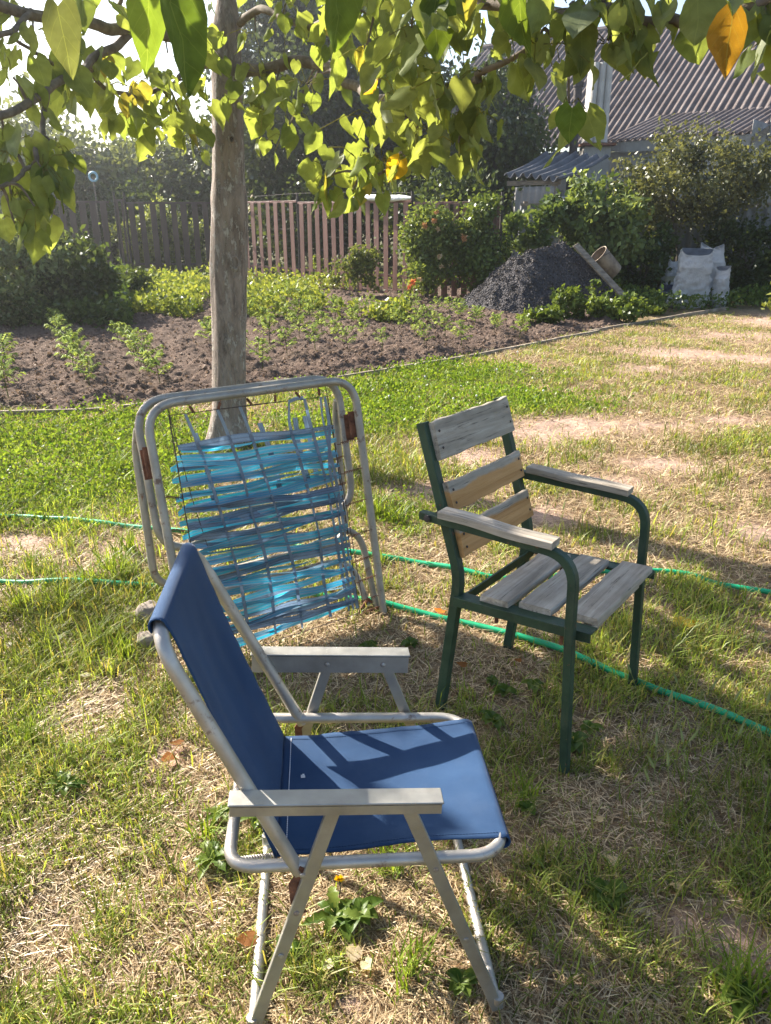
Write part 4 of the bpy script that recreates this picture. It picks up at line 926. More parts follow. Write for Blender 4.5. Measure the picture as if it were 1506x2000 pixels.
# ------------------------------------------------------------------ trees beyond the fence
shrub('garden_tree', 'hazy grey green tree at the far left beyond the picket fence', 'tree', 20, 0, 195, 3.2, 2.5, 20000, (.12, .25), *GP, 1, Y=24, group='trees beyond the fence', stems=2, sw=.12, nc=60)
shrub('garden_tree', 'silvery small leaved tree above the left fence panel', 'tree', 185, 0, 250, 2.6, 2.2, 19000, (.11, .22), *GP, 2, Y=23, group='trees beyond the fence', stems=2, sw=.1, nc=60)
shrub('garden_tree', 'rounded grey green tree just left of the catalpa trunk', 'tree', 335, 0, 265, 2.8, 2.2, 19000, (.11, .22), (.05, .07, .03), (.15, .185, .08), 3, Y=25, group='trees beyond the fence', stems=2, sw=.1, nc=60)
shrub('garden_tree', 'tall dark drooping tree right of the catalpa trunk', 'tree', 570, 0, -110, 2.3, 2.2, 24000, (.11, .24), *GD, 4, Y=23, group='trees beyond the fence', stems=2, sw=.14, nc=80, droop=.8, hollow=.3)
shrub('garden_tree', 'tall dark tree behind the middle of the picket fence', 'tree', 750, 0, -60, 2.6, 2.2, 24000, (.11, .24), *GD, 5, Y=24.5, group='trees beyond the fence', stems=2, sw=.14, nc=80, droop=.5, hollow=.3)
shrub('garden_tree', 'dark weeping tree in front of the left end of the big roof', 'tree', 945, 0, 95, 1.6, 1.6, 15000, (.09, .19), *GD, 6, Y=20, group='trees beyond the fence', stems=2, sw=.1, nc=60, droop=1.2, hollow=.3)
shrub('garden_tree', 'dense olive green bush growing behind the left fence panel', 'bush', 300, 0, 345, 2.6, 1.0, 8000, (.08, .16), *GM, 7, Y=21.5, group='trees beyond the fence', stems=3, sw=.05, nc=50)
shrub('garden_tree', 'dark bush behind the sunlit brown pickets', 'bush', 640, 0, 330, 2.2, 1.0, 8000, (.08, .16), *GD, 8, Y=20.5, group='trees beyond the fence', stems=3, sw=.05, nc=50)
shrub('garden_tree', 'dark thicket behind the climbing roses', 'bush', 900, 0, 330, 1.9, .9, 8000, (.08, .16), *GD, 9, Y=17.6, group='trees beyond the fence', stems=3, sw=.05, nc=50)
shrub('garden_tree', 'light green shrub seen through the dark left pickets', 'bush', 320, 0, 402, 1.5, .45, 5000, (.07, .13), (.12, .16, .05), (.30, .34, .12), 10, Y=19.9, stems=3, sw=.03)
# left bush and its smaller neighbours
shrub('lilac_bush', 'big dark green bush at the left edge behind the tomato rows', 'bush', 30, 632, 405, 1.0, .9, 12000, (.05, .11), (.09, .13, .05), (.27, .32, .14), 20, stems=7, nc=70, sw=.03)
shrub('elder_bush', 'elder bush leaning against the left end of the dark fence', 'bush', 150, 625, 440, .75, .6, 5000, (.06, .12), *GM, 21, stems=6, nc=40)
shrub('low_bush', 'low spreading dark bush right of the elder at the bed edge', 'bush', 235, 605, 520, .6, .5, 2600, (.05, .10), *GM, 22, stems=5, nc=26)
# ------------------------------------------------------------------ picket fence sections
def fence(label, p, q, z0, z1, n, wdt, mat, seed, lean=0.0, posts=(0, 1), zr=None, net=False):
    p = np.array([p[0], p[1], 0]); q = np.array([q[0], q[1], 0]); L = np.linalg.norm(q-p); d = (q-p)/L; nn = np.array([d[1], -d[0], 0])
    e = empty('picket_fence', p, label, 'fence', 'sections of the brown picket fence'); rg = random.Random(seed)
    mb = MB(); R = np.array([d, nn, [0, 0, 1]])
    for i in range(n):
        u = L*(i+.5)/n+rg.uniform(-.012, .012); h = z1-rg.uniform(.0, .03); lo = z0+rg.uniform(0, .05); t = lean+rg.uniform(-.012, .012)
        Rr = np.array([d*math.cos(t)-np.array([0, 0, math.sin(t)]), nn, [0, 0, math.cos(t)]+d*math.sin(t)]); c = d*u+np.array([0, 0, (h+lo)/2])
        ww = wdt*rg.uniform(.9, 1.08); mb.box(c, (ww, .012, h-lo), Rr, bevel=.003)
    mb.build('slat_panel', M[mat], e)
    for zz_ in (z1-.01, z0+.35):
        mb = MB(); mb.box(d*L/2+np.array([0, 0, zz_])-nn*.028, (L, .035, .045), R, bevel=.004); mb.build('rail', M[mat], e)
    for t in posts:
        mb = MB(); mb.tube([d*L*t-nn*.055+np.array([0, 0, -.05]), d*L*t-nn*.055+np.array([0, 0, z1+.16])], .028, 8); mb.build('post', M['iron'], e, True)
    if net:
        mb = MB()
        for k in range(9): zz_ = z0+.12+k*.13; mb.tube([-nn*.09+np.array([0, 0, zz_]), d*L/2-nn*.09+np.array([0, 0, zz_-.02]), d*L-nn*.09+np.array([0, 0, zz_])], .003, 4)
        for k in range(int(L/.16)): mb.tube([d*(k*.16)-nn*.09+np.array([0, 0, z0+.1]), d*(k*.16)-nn*.09+np.array([0, 0, z0+1.2])], .002, 4)
        mb.build('wire_net', M['iron'], e)
    return e
YL = 18.8
xa = lambda px, py, Y: at(px, py, Y=Y)[0]
fence('dark fence section behind the bushes at the far left', (xa(60, 480, YL), YL), (xa(222, 480, YL), YL), .02, 1.74, 8, .155, 'fence_shaded', 1, posts=(0,))
fence('narrow gate leaf between two thin iron posts in the dark fence', (xa(233, 480, YL), YL), (xa(252, 480, YL), YL), .05, 1.78, 2, .05, 'fence_shaded', 2, posts=(0, 1))
fence('dark shaded fence section just left of the catalpa trunk', (xa(255, 480, YL), YL), (xa(436, 480, YL), YL), .02, 1.72, 9, .135, 'fence_shaded', 3, posts=(1,), net=True)
fa = at(440, 540, Y=YL); fb = at(583, 540, Y=16.9); fc = at(800, 540, Y=14.75); fd = at(980, 540, Y=13.6)
fence('sunlit brown fence section between the trunk and the tall iron post', fa[:2], fb[:2], .02, 1.72, 10, .125, 'fence', 4, posts=(1,), net=True)
fence('sunlit brown fence section overgrown by the rose at its right end', fb[:2]+np.array([.03, -.03]), fc[:2], .02, 1.69, 13, .125, 'fence', 5, posts=(1,), net=True)
fence('brown fence section hidden behind the climbing roses', fc[:2]+np.array([.05, -.03]), fd[:2]+np.array([0, .5]), .02, 1.66, 9, .12, 'fence', 6, posts=(1,))
# barbed wire
def wire(pts, label):
    P = smooth_path(pts, 6); mb = MB(); mb.tube(P, .004, 5)
    for i in range(0, len(P)-1):
        for k in range(3):
            c = P[i]+(P[i+1]-P[i])*(k/3); a_ = random.uniform(0, 6.28); v = np.array([math.cos(a_)*.3, .2, math.sin(a_)])*.02; mb.tube([c-v, c+v], .002, 3)
    tag(mb.build('barbed_wire', M['iron']), label, 'wire')
wire([np.array([fa[0], fa[1], 1.86]), np.array([(fa[0]+fb[0])/2, (fa[1]+fb[1])/2, 1.83]), np.array([fb[0], fb[1], 1.86]), np.array([(fc[0]+fb[0])/2, (fc[1]+fb[1])/2, 1.86]), np.array([fc[0], fc[1], 1.82])], 'slack barbed wire strung above the sunlit fence sections')
# white sheet lying on the fence top
rg = np.random.default_rng(3)
def crumple(name, p, q, hh, dd, label, cat, seed):
    V = []; nu, nv = 26, 12; d = q-p
    for i in range(nu+1):
        for j in range(nv+1):
            t = i/nu; a_ = math.pi*2*j/nv; e_ = math.sin(math.pi*min(max(t, .02), .98))**.4; b_ = float(fbm(t*7+seed, j*.9 if j < nv else 0, 3, seed))
            V.append(p+d*t+np.array([0, math.cos(a_)*dd*e_*(.6+.8*b_), math.sin(a_)*hh*e_*(.5+b_)+hh*.3]))
    Fq = [(i*(nv+1)+j, (i+1)*(nv+1)+j, (i+1)*(nv+1)+j+1, i*(nv+1)+j+1) for i in range(nu) for j in range(nv)]
    tag(fast(name, np.array(V), np.array(Fq), M['cloth']), label, cat)
f_at = lambda px, z: (lambda t: np.array([fb[0]+(fc[0]-fb[0])*t, fb[1]+(fc[1]-fb[1])*t-.05, z]))((px-583)/(800-583))
crumple('white_sheet', f_at(696, 1.74), f_at(800, 1.72), .06, .07, 'crumpled white sheet lying along the top of the brown fence', 'sheet', 4)
crumple('white_rag', np.array([fa[0]+.42, fa[1]-.45, 1.76]), np.array([fa[0]+.55, fa[1]-.58, 1.76]), .06, .05, 'small white rag on the fence top beside the catalpa trunk', 'rag', 9)
# stick with a pale blue disc
p = at(196, 470, Y=20.5); e = empty('garden_stake', (p[0], p[1], 0), 'thin stake with a pale blue ring on top beyond the fence', 'stake')
zt = at(192, 345, Y=20.5)[2]; mb = MB(); mb.tube([(0, 0, 0), (.03, 0, zt)], .022, 6); mb.build('pole', M['old_wood'], e)
mb = MB(); mb.tube([(.03+.10*math.cos(a_), 0, zt+.10*math.sin(a_)) for a_ in np.linspace(0, 2*math.pi, 17)[:-1]], .03, 6, closed=True); mb.build('ring', M['blue_plastic'], e, True)

# ------------------------------------------------------------------ houses on the right
RD = np.array([.78, -.62, 0]); RD /= np.linalg.norm(RD); AS = np.array([.62, .78, 0]); AS /= np.linalg.norm(AS)
def corrugated(name, o, along, up, L, Wd, pitch, amp, mat, parent, thick=.012, sag=0.0, per=6, seed=0):
    """sheet from corner o: ribs run along 'up' (length Wd), waves repeat along 'along' (length L)"""
    along = np.array(along, float); up = np.array(up, float); nrm = np.cross(along, up); nrm /= np.linalg.norm(nrm)
    if nrm[2] < 0: nrm = -nrm
    nu = int(L/pitch*per); nv = 14; V = []
    for j in range(nv+1):
        for i in range(nu+1):
            u = L*i/nu; v = Wd*j/nv; V.append(np.array(o)+along*u+up*v+nrm*(amp*math.sin(2*math.pi*u/pitch)+sag*math.sin(math.pi*v/Wd)+.02*(float(noise(u*.6, v*.6, seed))-.5)))
    Fq = [(j*(nu+1)+i, j*(nu+1)+i+1, (j+1)*(nu+1)+i+1, (j+1)*(nu+1)+i) for j in range(nv) for i in range(nu)]
    ob = fast(name, np.array(V), np.array(Fq), mat, parent=parent, smooth=True)
    m = ob.modifiers.new('thickness', 'SOLIDIFY'); m.thickness = thick; m.offset = -1; return ob
E0 = at(1100, 287, Y=24.2)
house = empty('barn', (E0[0], E0[1], 0), 'long house with a steep corrugated slate roof behind the trees', 'house')
HO = np.array([E0[0], E0[1], 0]); el = math.radians(36); upm = AS*math.cos(el)+np.array([0, 0, math.sin(el)])
W_main = 6.6
corrugated('roof', E0-HO-RD*6.2, RD, upm, 21, W_main, .205, .034, M['slate'], house, seed=3)
rp = E0-HO-RD*6.2+upm*W_main
mb = MB(); mb.tube([rp+np.array([0, 0, .04]), rp+RD*21+np.array([0, 0, .04])], .10, 8); mb.build('ridge_cap', M['slate'], house, True)
mb = MB(); zc = E0[2]
wc = -RD*6.0+AS*.5; mb.box(np.array([0, 0, zc/2-.1])+RD*4.3+AS*.55, (20.4, .3, zc), np.array([RD, AS, [0, 0, 1]])); mb.build('wall', M['plaster'], house)
P1 = at(1183, 274, Y=20.0); AO = np.array([P1[0], P1[1], 0])
ann = empty('annex', AO, 'low lean-to annex with a shallow corrugated roof in front of the big roof', 'annex')
ea = math.radians(14); upa = AS*math.cos(ea)+np.array([0, 0, math.sin(ea)]); LA = 3.25
corrugated('roof', P1-AO-RD*.05, RD, upa, LA, 3.3, .17, .026, M['slate'], ann, seed=9)
mb = MB(); R = np.array([RD, AS, [0, 0, 1]]); mb.box(np.array([0, 0, P1[2]-.16])+RD*LA/2+AS*.10, (LA, .06, .24), R, bevel=.01); mb.build('fascia', M['plaster'], ann)
mb = MB(); mb.box(np.array([0, 0, (P1[2]-.35)/2])+RD*LA/2+AS*.28, (LA-.1, .2, P1[2]-.35), R); mb.build('front_wall', M['plaster'], ann)
# end wall of light sheets
e0 = RD*(LA-.02)+AS*.16; 
corrugated('end_wall', e0, AS, (0, 0, 1), 3.1, P1[2]+.25, .3, .02, M['slate3'], ann, seed=12)
mb = MB(); mb.tube([e0+RD*.07+AS*1.2, e0+RD*.07+AS*1.2+np.array([0, 0, P1[2]+.8])], .035, 8); mb.build('downpipe', M['slate3'], ann, True)
mb = MB(); mb.box(e0+RD*.03+AS*1.5+np.array([0, 0, P1[2]+.22]), (.04, 3.2, .14), np.array([RD, upa, np.cross(RD, upa)])); mb.build('verge_board', M['old_wood'], ann)
# chimney clad with three light sheets on a rusty tray, with a dark stove pipe beside it
CH = at(1160, 280, Y=19.7); chm = empty('chimney', (CH[0], CH[1], 0), 'pale chimney clad in upright slate sheets on a rusty tray', 'chimney')
mb = MB(); w_ = 38/F*18.0; ht = 1.62
prof = []
for k in range(3):
    for t in np.linspace(0, 1, 8)[:-1]: prof.append((-w_/2+w_*(k+t)/3, -.085*math.sin(math.pi*t)**.7-.2))
prof += [(w_/2, -.2), (w_/2, .22), (-w_/2, .22)]
V = []; 
for z_, s_ in ((CH[2], 1.12), (CH[2]+.4, 1.06), (CH[2]+ht, .98)):
    for x_, y_ in prof: V.append((x_*s_, y_, z_))
m_ = len(prof); mb.add(V, [(j*m_+i, j*m_+(i+1) % m_, (j+1)*m_+(i+1) % m_, (j+1)*m_+i) for j in range(2) for i in range(m_)]+[tuple(2*m_+i for i in range(m_))]); mb.build('cladding', M['slate_pale'], chm)
mb = MB(); mb.box((.06, .0, CH[2]-.04), (.78, .62, .06), bevel=.01); mb.build('tray', M['rust'], chm)
mb = MB(); mb.box((.05, .05, (CH[2]-.08)/2), (.62, .5, CH[2]-.08)); mb.build('stack', M['plaster'], chm)
SP = at(1119, 300, Y=19.2); mb = MB(); mb.tube([(SP[0], SP[1], 0), (SP[0], SP[1], SP[2]+1.35)], .095, 14); mb.lathe([(.12, 0), (.12, .1), (.01, .12)], (SP[0], SP[1], SP[2]+1.35), 14)
tag(mb.build('stove_pipe', M['iron'], None, True), 'dark stove pipe standing between the shed and the pale chimney', 'pipe')
# little shed
FL, FR, BRr, BL = at(984, 343, Y=17.4), at(1094, 347, Y=16.6), at(1190, 303, Y=17.6), at(1062, 300, Y=18.5)
shed = empty('shed', (FL[0], FL[1], 0), 'small shed with a sagging blue grey corrugated roof', 'shed'); SO = np.array([FL[0], FL[1], 0])
nu, nv = 60, 10; V = []
for j in range(nv+1):
    for i in range(nu+1):
        a_, b_ = i/nu, j/nv; p = (FL*(1-a_)+FR*a_)*(1-b_)+(BL*(1-a_)+BRr*a_)*b_; V.append(p-SO+np.array([0, 0, .05*math.sin(2*math.pi*a_*6.5)-.05*math.sin(math.pi*b_)+.03*math.sin(a_*5)]))
ob = fast('roof', np.array(V), np.array([(j*(nu+1)+i, j*(nu+1)+i+1, (j+1)*(nu+1)+i+1, (j+1)*(nu+1)+i) for j in range(nv) for i in range(nu)]), M['slate2'], parent=shed, smooth=True)
m = ob.modifiers.new('thickness', 'SOLIDIFY'); m.thickness = .02; m.offset = -1
dF = (FR-FL); dF[2] = 0; LF_ = np.linalg.norm(dF); dF /= LF_; dB = np.array([-dF[1], dF[0], 0])
corrugated('front_wall', dF*.22+dB*.12, dF, (0, 0, 1), LF_*.74, FL[2]-.22, .16, .018, M['slate3'], shed, seed=5)
corrugated('side_panel', dF*(LF_*.99)+dB*.10, (dF*.9+dB*.3)/np.linalg.norm(dF*.9+dB*.3), (0, 0, 1), .42, FL[2]-.42, .16, .018, M['slate3'], shed, seed=6)
mb = MB(); mb.box(dF*LF_*.5+dB*.9+np.array([0, 0, (FL[2]-.3)/2]), (LF_*.9, 1.2, FL[2]-.3), np.array([dF, dB, [0, 0, 1]])); mb.build('body', M['grey_wall'], shed)
mb = MB(); mb.box(dF*(LF_*.86)+dB*.16+np.array([0, 0, FL[2]-.28]), (.10, .06, .5), np.array([dF, dB, [0, 0, 1]])); mb.box(dF*LF_*.5+dB*.12+np.array([0, 0, FL[2]-.15]), (LF_*.95, .05, .09), np.array([dF, dB, [0, 0, 1]])); mb.build('beam', M['old_wood'], shed)
# grey sheet fence behind the bushes on the right
p0, p1_ = np.array([at(1010, 500, Y=16.0)[0], 16.0, 0]), np.array([at(1640, 500, Y=14.9)[0], 14.9, 0]); d = p1_-p0; L = np.linalg.norm(d); d /= L
gf = empty('sheet_fence', p0, 'tall grey corrugated sheet fence behind the plum bush and sacks', 'fence')
corrugated('sheet_panel', (0, 0, .02), d, (0, 0, 1), L, 1.62, .18, .02, M['grey_wall'], gf, seed=22)
for t in (.02, .35, .68, .98): mb = MB(); mb.box(d*L*t+np.array([0, .08, .85]), (.08, .08, 1.7)); mb.build('post', M['old_wood'], gf)
mb = MB(); mb.box(d*L/2+np.array([0, -.03, 1.64]), (L, .03, .05), np.array([d, [-d[1], d[0], 0], [0, 0, 1]])); mb.build('rail', M['old_wood'], gf)

# ------------------------------------------------------------------ shrubs and roses on the right
plum = shrub('plum_tree', 'plum tree with dull bronze green leaves in front of the annex', 'tree', 1330, 0, 262, 1.7, 1.0, 11000, (.05, .11), (.045, .055, .028), (.17, .175, .085), 40, Y=14.6, stems=4, nc=75, zlow=1.25, sw=.045, cr=.22)
shrub('plum_tree', 'dark lower part bush beneath the plum tree beside the sacks', 'bush', 1462, 0, 400, 1.0, .7, 6500, (.05, .11), (.022, .036, .014), (.07, .095, .032), 41, Y=14.3, stems=5, nc=45)
shrub('cherry_bush', 'bright long leaved sapling behind the bucket on the gravel heap', 'bush', 1175, 0, 318, .85, .6, 5200, (.08, .15), (.06, .10, .03), (.23, .28, .10), 42, Y=14.0, stems=5, nc=46, cr=.2, sw=.02, hollow=.2)
shrub('elder_sapling', 'light green elder sapling above the peak of the gravel heap', 'bush', 1075, 0, 372, .85, .4, 4200, (.08, .15), (.06, .10, .03), (.17, .22, .07), 43, Y=14.2, stems=5, nc=30, cr=.2)
shrub('shade_bush', 'dark green bush left of the white sacks', 'bush', 1255, 0, 440, .62, .4, 3600, (.06, .12), (.03, .055, .02), (.09, .13, .04), 44, Y=14.1, stems=5, nc=36)
def rose(label, px, py_b, py_t, rx, n, seed, petals, c1, c2):
    e = shrub('rose_bush', label, 'rose bush', px, py_b, py_t, rx, .32, n, (.05, .10), c1, c2, seed, stems=9, nc=46, cr=.3, sw=.012, hollow=.15)
    b = np.array(e.location); rg = np.random.default_rng(seed)
    for (qx, qy, s_, col) in petals:
        c = at(qx, qy, Y=b[1]-.33)-b; k = 26; d = rg.normal(size=(k, 3)); d[:, 1] = -abs(d[:, 1]); d /= np.linalg.norm(d, axis=1, keepdims=True)
        s_ = s_*.72; P = c+d*s_*.25; cc = np.array(col)*(.75+.4*rg.random((k, 1))); scatter('blossom', P, np.full(k, s_*.9), cc, M['petal'], dirs=d.mean(0), spread=.8, parent=e)
OR = (.62, .33, .15); PK = (.62, .36, .36); CR = (.66, .50, .30)
rose('tall climbing rose with peach orange flowers at the end of the brown fence', 832, 590, 352, .46, 7500, 50, [(830, 440, .10, OR), (848, 431, .09, OR), (855, 448, .08, CR), (905, 464, .11, OR), (858, 500, .10, CR), (852, 414, .07, OR), (806, 552, .12, (.85, .30, .12)), (800, 560, .09, (.85, .3, .12)), (820, 545, .08, CR)], (.07, .11, .03), (.23, .28, .08))
rose('climbing rose with dense green leaves right of the peach flowers', 930, 590, 362, .58, 8000, 51, [(862, 520, .08, CR), (905, 468, .08, OR)], (.05, .085, .025), (.18, .23, .06))
rose('leafy rose with pale pink flowers above the gravel heap', 1175, 560, 395, .55, 3000, 52, [(1142, 405, .11, PK), (1155, 428, .10, PK), (1230, 436, .11, PK), (1248, 432, .10, PK), (1290, 438, .10, PK), (1325, 440, .10, PK)], (.04, .07, .02), (.12, .17, .045))
shrub('fence_weed', 'thin climbing weed at the foot of the sunlit pickets', 'plant', 700, 582, 470, .75, .2, 1800, (.05, .09), (.06, .085, .03), (.17, .20, .06), 53, stems=6, nc=30, hollow=.1, sw=.006)
shrub('fence_weed', 'small bright vine on the picket right of the iron post', 'plant', 622, 560, 490, .14, .1, 240, (.05, .09), (.12, .17, .03), (.27, .33, .06), 54, stems=2, nc=8, sw=.006)
for i, (px, py, h_, lab) in enumerate(((1105, 625, 560, 'leafy weed in front of the left half of the gravel heap'), (1165, 628, 575, 'broad clump of weeds in front of the gravel heap'), (1225, 630, 580, 'weed clump beside the lower end of the leaning plank'), (1060, 640, 600, 'pale weed clump at the left foot of the gravel heap'), (1165, 572, 545, 'single weed sprouting from the gravel slope'), (1268, 612, 592, 'low weeds at the foot of the sacks'))):
    shrub('weed_clump', lab, 'weed', px, py, h_, .34 if i != 4 else .09, .25 if i != 4 else .06, 900 if i != 4 else 70, (.05, .10), (.05, .085, .02), (.17, .22, .05), 60+i, stems=5, nc=18, sw=.006, hollow=.1, Y=(12.35 if i == 4 else None), zlow=(.30 if i == 4 else 0))
for px, py, pt, lab in ((1490, 510, 495, ''), ):
    pass
shrub('young_spruce', 'yellow green sapling cut by the right edge of the picture', 'sapling', 1525, 640, 480, .28, .25, 420, (.06, .11), (.10, .13, .03), (.26, .28, .07), 70, stems=3, nc=18, sw=.01)

# ------------------------------------------------------------------ gravel heap, plank, bucket
pk1 = at(1098, 468, Y=13.35); pk2 = at(1034, 488, Y=12.95)
gxs = np.linspace(.9, 4.7, 230); gys = np.linspace(11.2, 15.2, 200); GX, GY = np.meshgrid(gxs, gys)
def cone(c, h, sx, sy): return h-np.sqrt(((GX-c[0])*sx)**2+((GY-c[1])*sy)**2)
n1 = fbm(GX*2.2, GY*2.2, 4, 71); n2 = fbm(GX*9, GY*9, 3, 72)
h = np.maximum(cone(pk1, pk1[2], .80, .84), cone(pk2, pk2[2], .78, .80))
t_ = np.clip(((GX-pk2[0])*(pk1[0]-pk2[0])+(GY-pk2[1])*(pk1[1]-pk2[1]))/((pk1[0]-pk2[0])**2+(pk1[1]-pk2[1])**2), 0, 1)
rx_ = pk2[0]+(pk1[0]-pk2[0])*t_; ry_ = pk2[1]+(pk1[1]-pk2[1])*t_; h = np.maximum(h, (pk2[2]+(pk1[2]-pk2[2])*t_)-.03-np.hypot((GX-rx_)*.8, (GY-ry_)*.82))
left = np.clip((pk2[0]+.25-GX)/.5, 0, 1); h = h+left*((np.abs(n1-.5)*2-.35)*-.22)*np.clip(h*3, 0, 1)+(n2-.5)*(.03+.09*left)
h = np.minimum(h, 1.05); h = np.where(h < 0, h*.25-.03, h)
I = np.arange(GX.size).reshape(GX.shape); Fq = np.stack([I[:-1, :-1], I[:-1, 1:], I[1:, 1:], I[1:, :-1]], -1).reshape(-1, 4)
heap = fast('gravel_heap', np.stack([GX, GY, h], -1).reshape(-1, 3), Fq, M['slag'], smooth=True); tag(heap, 'heap of dark slag gravel with a dug out left side', 'gravel heap')
hz = lambda x, y: float(h[np.clip(np.searchsorted(gys, y), 0, 199), np.clip(np.searchsorted(gxs, x), 0, 229)])
k = 5200; cx_ = RNG.uniform(1.2, 4.3, k); cy_ = RNG.uniform(11.7, 13.6, k); cz_ = np.array([hz(a_, b_) for a_, b_ in zip(cx_, cy_)]); kp = cz_ > .0
TET = np.array([[-.5, -.4, -.3], [.5, -.4, -.3], [.5, .45, -.3], [-.5, .4, -.3], [-.35, -.3, .4], [.4, -.25, .35], [.3, .3, .45], [-.4, .3, .3]])
TF = [(0, 1, 5, 4), (1, 2, 6, 5), (2, 3, 7, 6), (3, 0, 4, 7), (4, 5, 6, 7)]
tn = RNG.random((kp.sum(), 1))
st_ = scatter('gravel_lumps', np.stack([cx_, cy_, cz_+.006], -1)[kp], RNG.gamma(2.0, .0045, kp.sum())+.005, np.array([.05, .048, .05])*(1-tn)+np.array([.19, .175, .17])*tn**2, M['straw'], tmpl=TET, faces=TF, parent=heap); st_['kind'] = 'stuff'
a_, b_ = at(1124, 478, Y=12.85), at(1238, 600, Y=12.35); d = b_-a_; L = np.linalg.norm(d); d /= L; sdv = np.cross(d, [0, -.5, 1]); sdv /= np.linalg.norm(sdv); up_ = np.cross(sdv, d)
mb = MB(); mb.box((a_+b_)/2, (L, .13, .035), np.array([d, sdv, up_]), bevel=.006); tag(mb.build('leaning_plank', M['old_wood']), 'weathered plank leaning along the right slope of the gravel heap', 'plank')
c0, c1_ = at(1196, 528, Y=13.0), at(1170, 500, Y=12.95); ax = c1_-c0; L = np.linalg.norm(ax)
bk = empty('tin_bucket', c0, 'rusty tin bucket lying tilted behind the leaning plank', 'bucket'); r_ = .165
mb = MB(); mb.lathe([(r_*.86, -.05), (r_*.88, .0), (r_*.9, .015), (r_*1.0, L*1.05), (r_*1.04, L*1.07), (r_*1.04, L*1.1), (r_*.97, L*1.1), (r_*.95, L*1.04), (r_*.84, .02), (.001, .02)], (0, 0, 0), 24, ax); mb.build('body', M['bucket'], bk, True)
mb = MB(); mb.lathe([(r_*.80, .03), (r_*.80, .034), (.001, .034)], (0, 0, 0), 24, ax); mb.build('bottom', M['bucket_in'], bk)
e1 = np.cross(ax/L, [0, 0, 1]); e1 /= np.linalg.norm(e1); e2 = np.cross(ax/L, e1); mb = MB(); tpc = ax*1.06; mb.tube([tpc+e1*r_*1.05*math.cos(t)-e2*r_*1.1*math.sin(t)*.9-ax/L*.10*math.sin(t) for t in np.linspace(0, math.pi, 14)], .005, 5); mb.build('handle', M['iron'], bk)
# white rubble lump at the foot of the plank
stone(1240, 598, .085, 12, 'pale rounded lump at the lower end of the leaning plank')

# ------------------------------------------------------------------ sacks
def sack(label, px, py, wpx, hpx, seed, depth=.34, tie=False, lean=0.0, prints=False, yaw=0.0):
    b = at(px, py); dep = b[1]*cP+H*sP; w_ = wpx/F*dep; hh = hpx/F*dep*1.02; nz, ns = 60, 72; V = []
    for i in range(nz+1):
        t = i/nz; wd = w_/2*(1+.10*math.sin(math.pi*min(t*1.3, 1)))*(1-.10*t**3); dp = depth/2*(1.0-.10*t)*(1 if t < .78 else 1-.86*((t-.78)/.22)**.8)
        if t < .1: wd *= .90+t; dp *= .88+1.2*t
        if tie and t > .72: q = (t-.72)/.28; wd *= 1-.66*math.sin(min(q*2.2, 1)*math.pi/2)+.38*max(0, q-.55)/.45
        for k in range(ns):
            a_ = 2*math.pi*k/ns; ca, sa = math.cos(a_), math.sin(a_); ex = .62
            ex = .80; x = math.copysign(abs(ca)**ex, ca)*wd*(1+.05*math.sin(t*5+seed)); y = math.copysign(abs(sa)**ex, sa)*dp*(1.15-.3*t)
            f1 = float(fbm(a_*1.3+seed*3, t*3.5+seed, 3, seed))-.5; f2 = float(noise(ca*3+seed, sa*3+t*9, seed+4))-.5; fw = abs(float(fbm(a_*1.1+seed*5+t*2, t*5-a_*.8, 3, seed+9))-.5)*2; q = 1+.24*f1*(1 if not tie else 1.1)+.10*f2+.34*(fw-.25)
            z = t*hh*(1+.10*(float(noise(ca*1.5+seed*2.3, sa+seed, 2))-.5)*t)+(.16*hh*(abs(ca)**4*(1 if ca < 0 else .55+.1*(seed % 5)))*max(0, t-.75)/.25 if not tie else .03*hh*f2*t)-.04*hh*max(0, t-.8)*math.sin(a_*3+seed)
            z += -.012*math.sin(t*26+ca*2+seed)*(1-t); V.append((x*q+lean*z, y*q, z))
    mb = MB(); mb.add(V, [(i*ns+k, i*ns+(k+1) % ns, (i+1)*ns+(k+1) % ns, (i+1)*ns+k) for i in range(nz) for k in range(ns)]+[tuple(range(ns))[::-1], tuple(nz*ns+k for k in range(ns))])
    if prints:
        n_ = 0
        for i in range(nz):
            for k in range(ns):
                a_ = 2*math.pi*(k+.5)/ns; t = i/nz
                if math.sin(a_) < -.05:
                    if .06 < t < .46 and not (.26 < t < .30): mb.mi[n_] = 1
                    elif .52 < t < .66 and math.cos(a_) < .4: mb.mi[n_] = 2
                n_ += 1
    o = mb.build('sack', [M['sack'], M['sack_print'], M['sack_yellow']], None, True, 60); o.matrix_world = Matrix.Translation(Vector(b)) @ Matrix.Rotation(yaw, 4, 'Z')
    return tag(o, label, 'sack', 'sacks standing by the hedge')
sack('pale sack with a navy blue print, leftmost behind the big white sack', 1304, 592, 40, 76, 1, .24, prints=True, lean=.10, yaw=.4)
sack('big flat white sack in front with two pointed top corners', 1341, 600, 70, 92, 2, .30, lean=.05, yaw=.12)
sack('tall white sack with one pointed top corner, behind the big flat one', 1384, 594, 44, 100, 5, .30, lean=-.07, yaw=-.25)
sack('small white sack at the right end of the row', 1403, 600, 27, 66, 9, .24, lean=-.02, yaw=-.5)

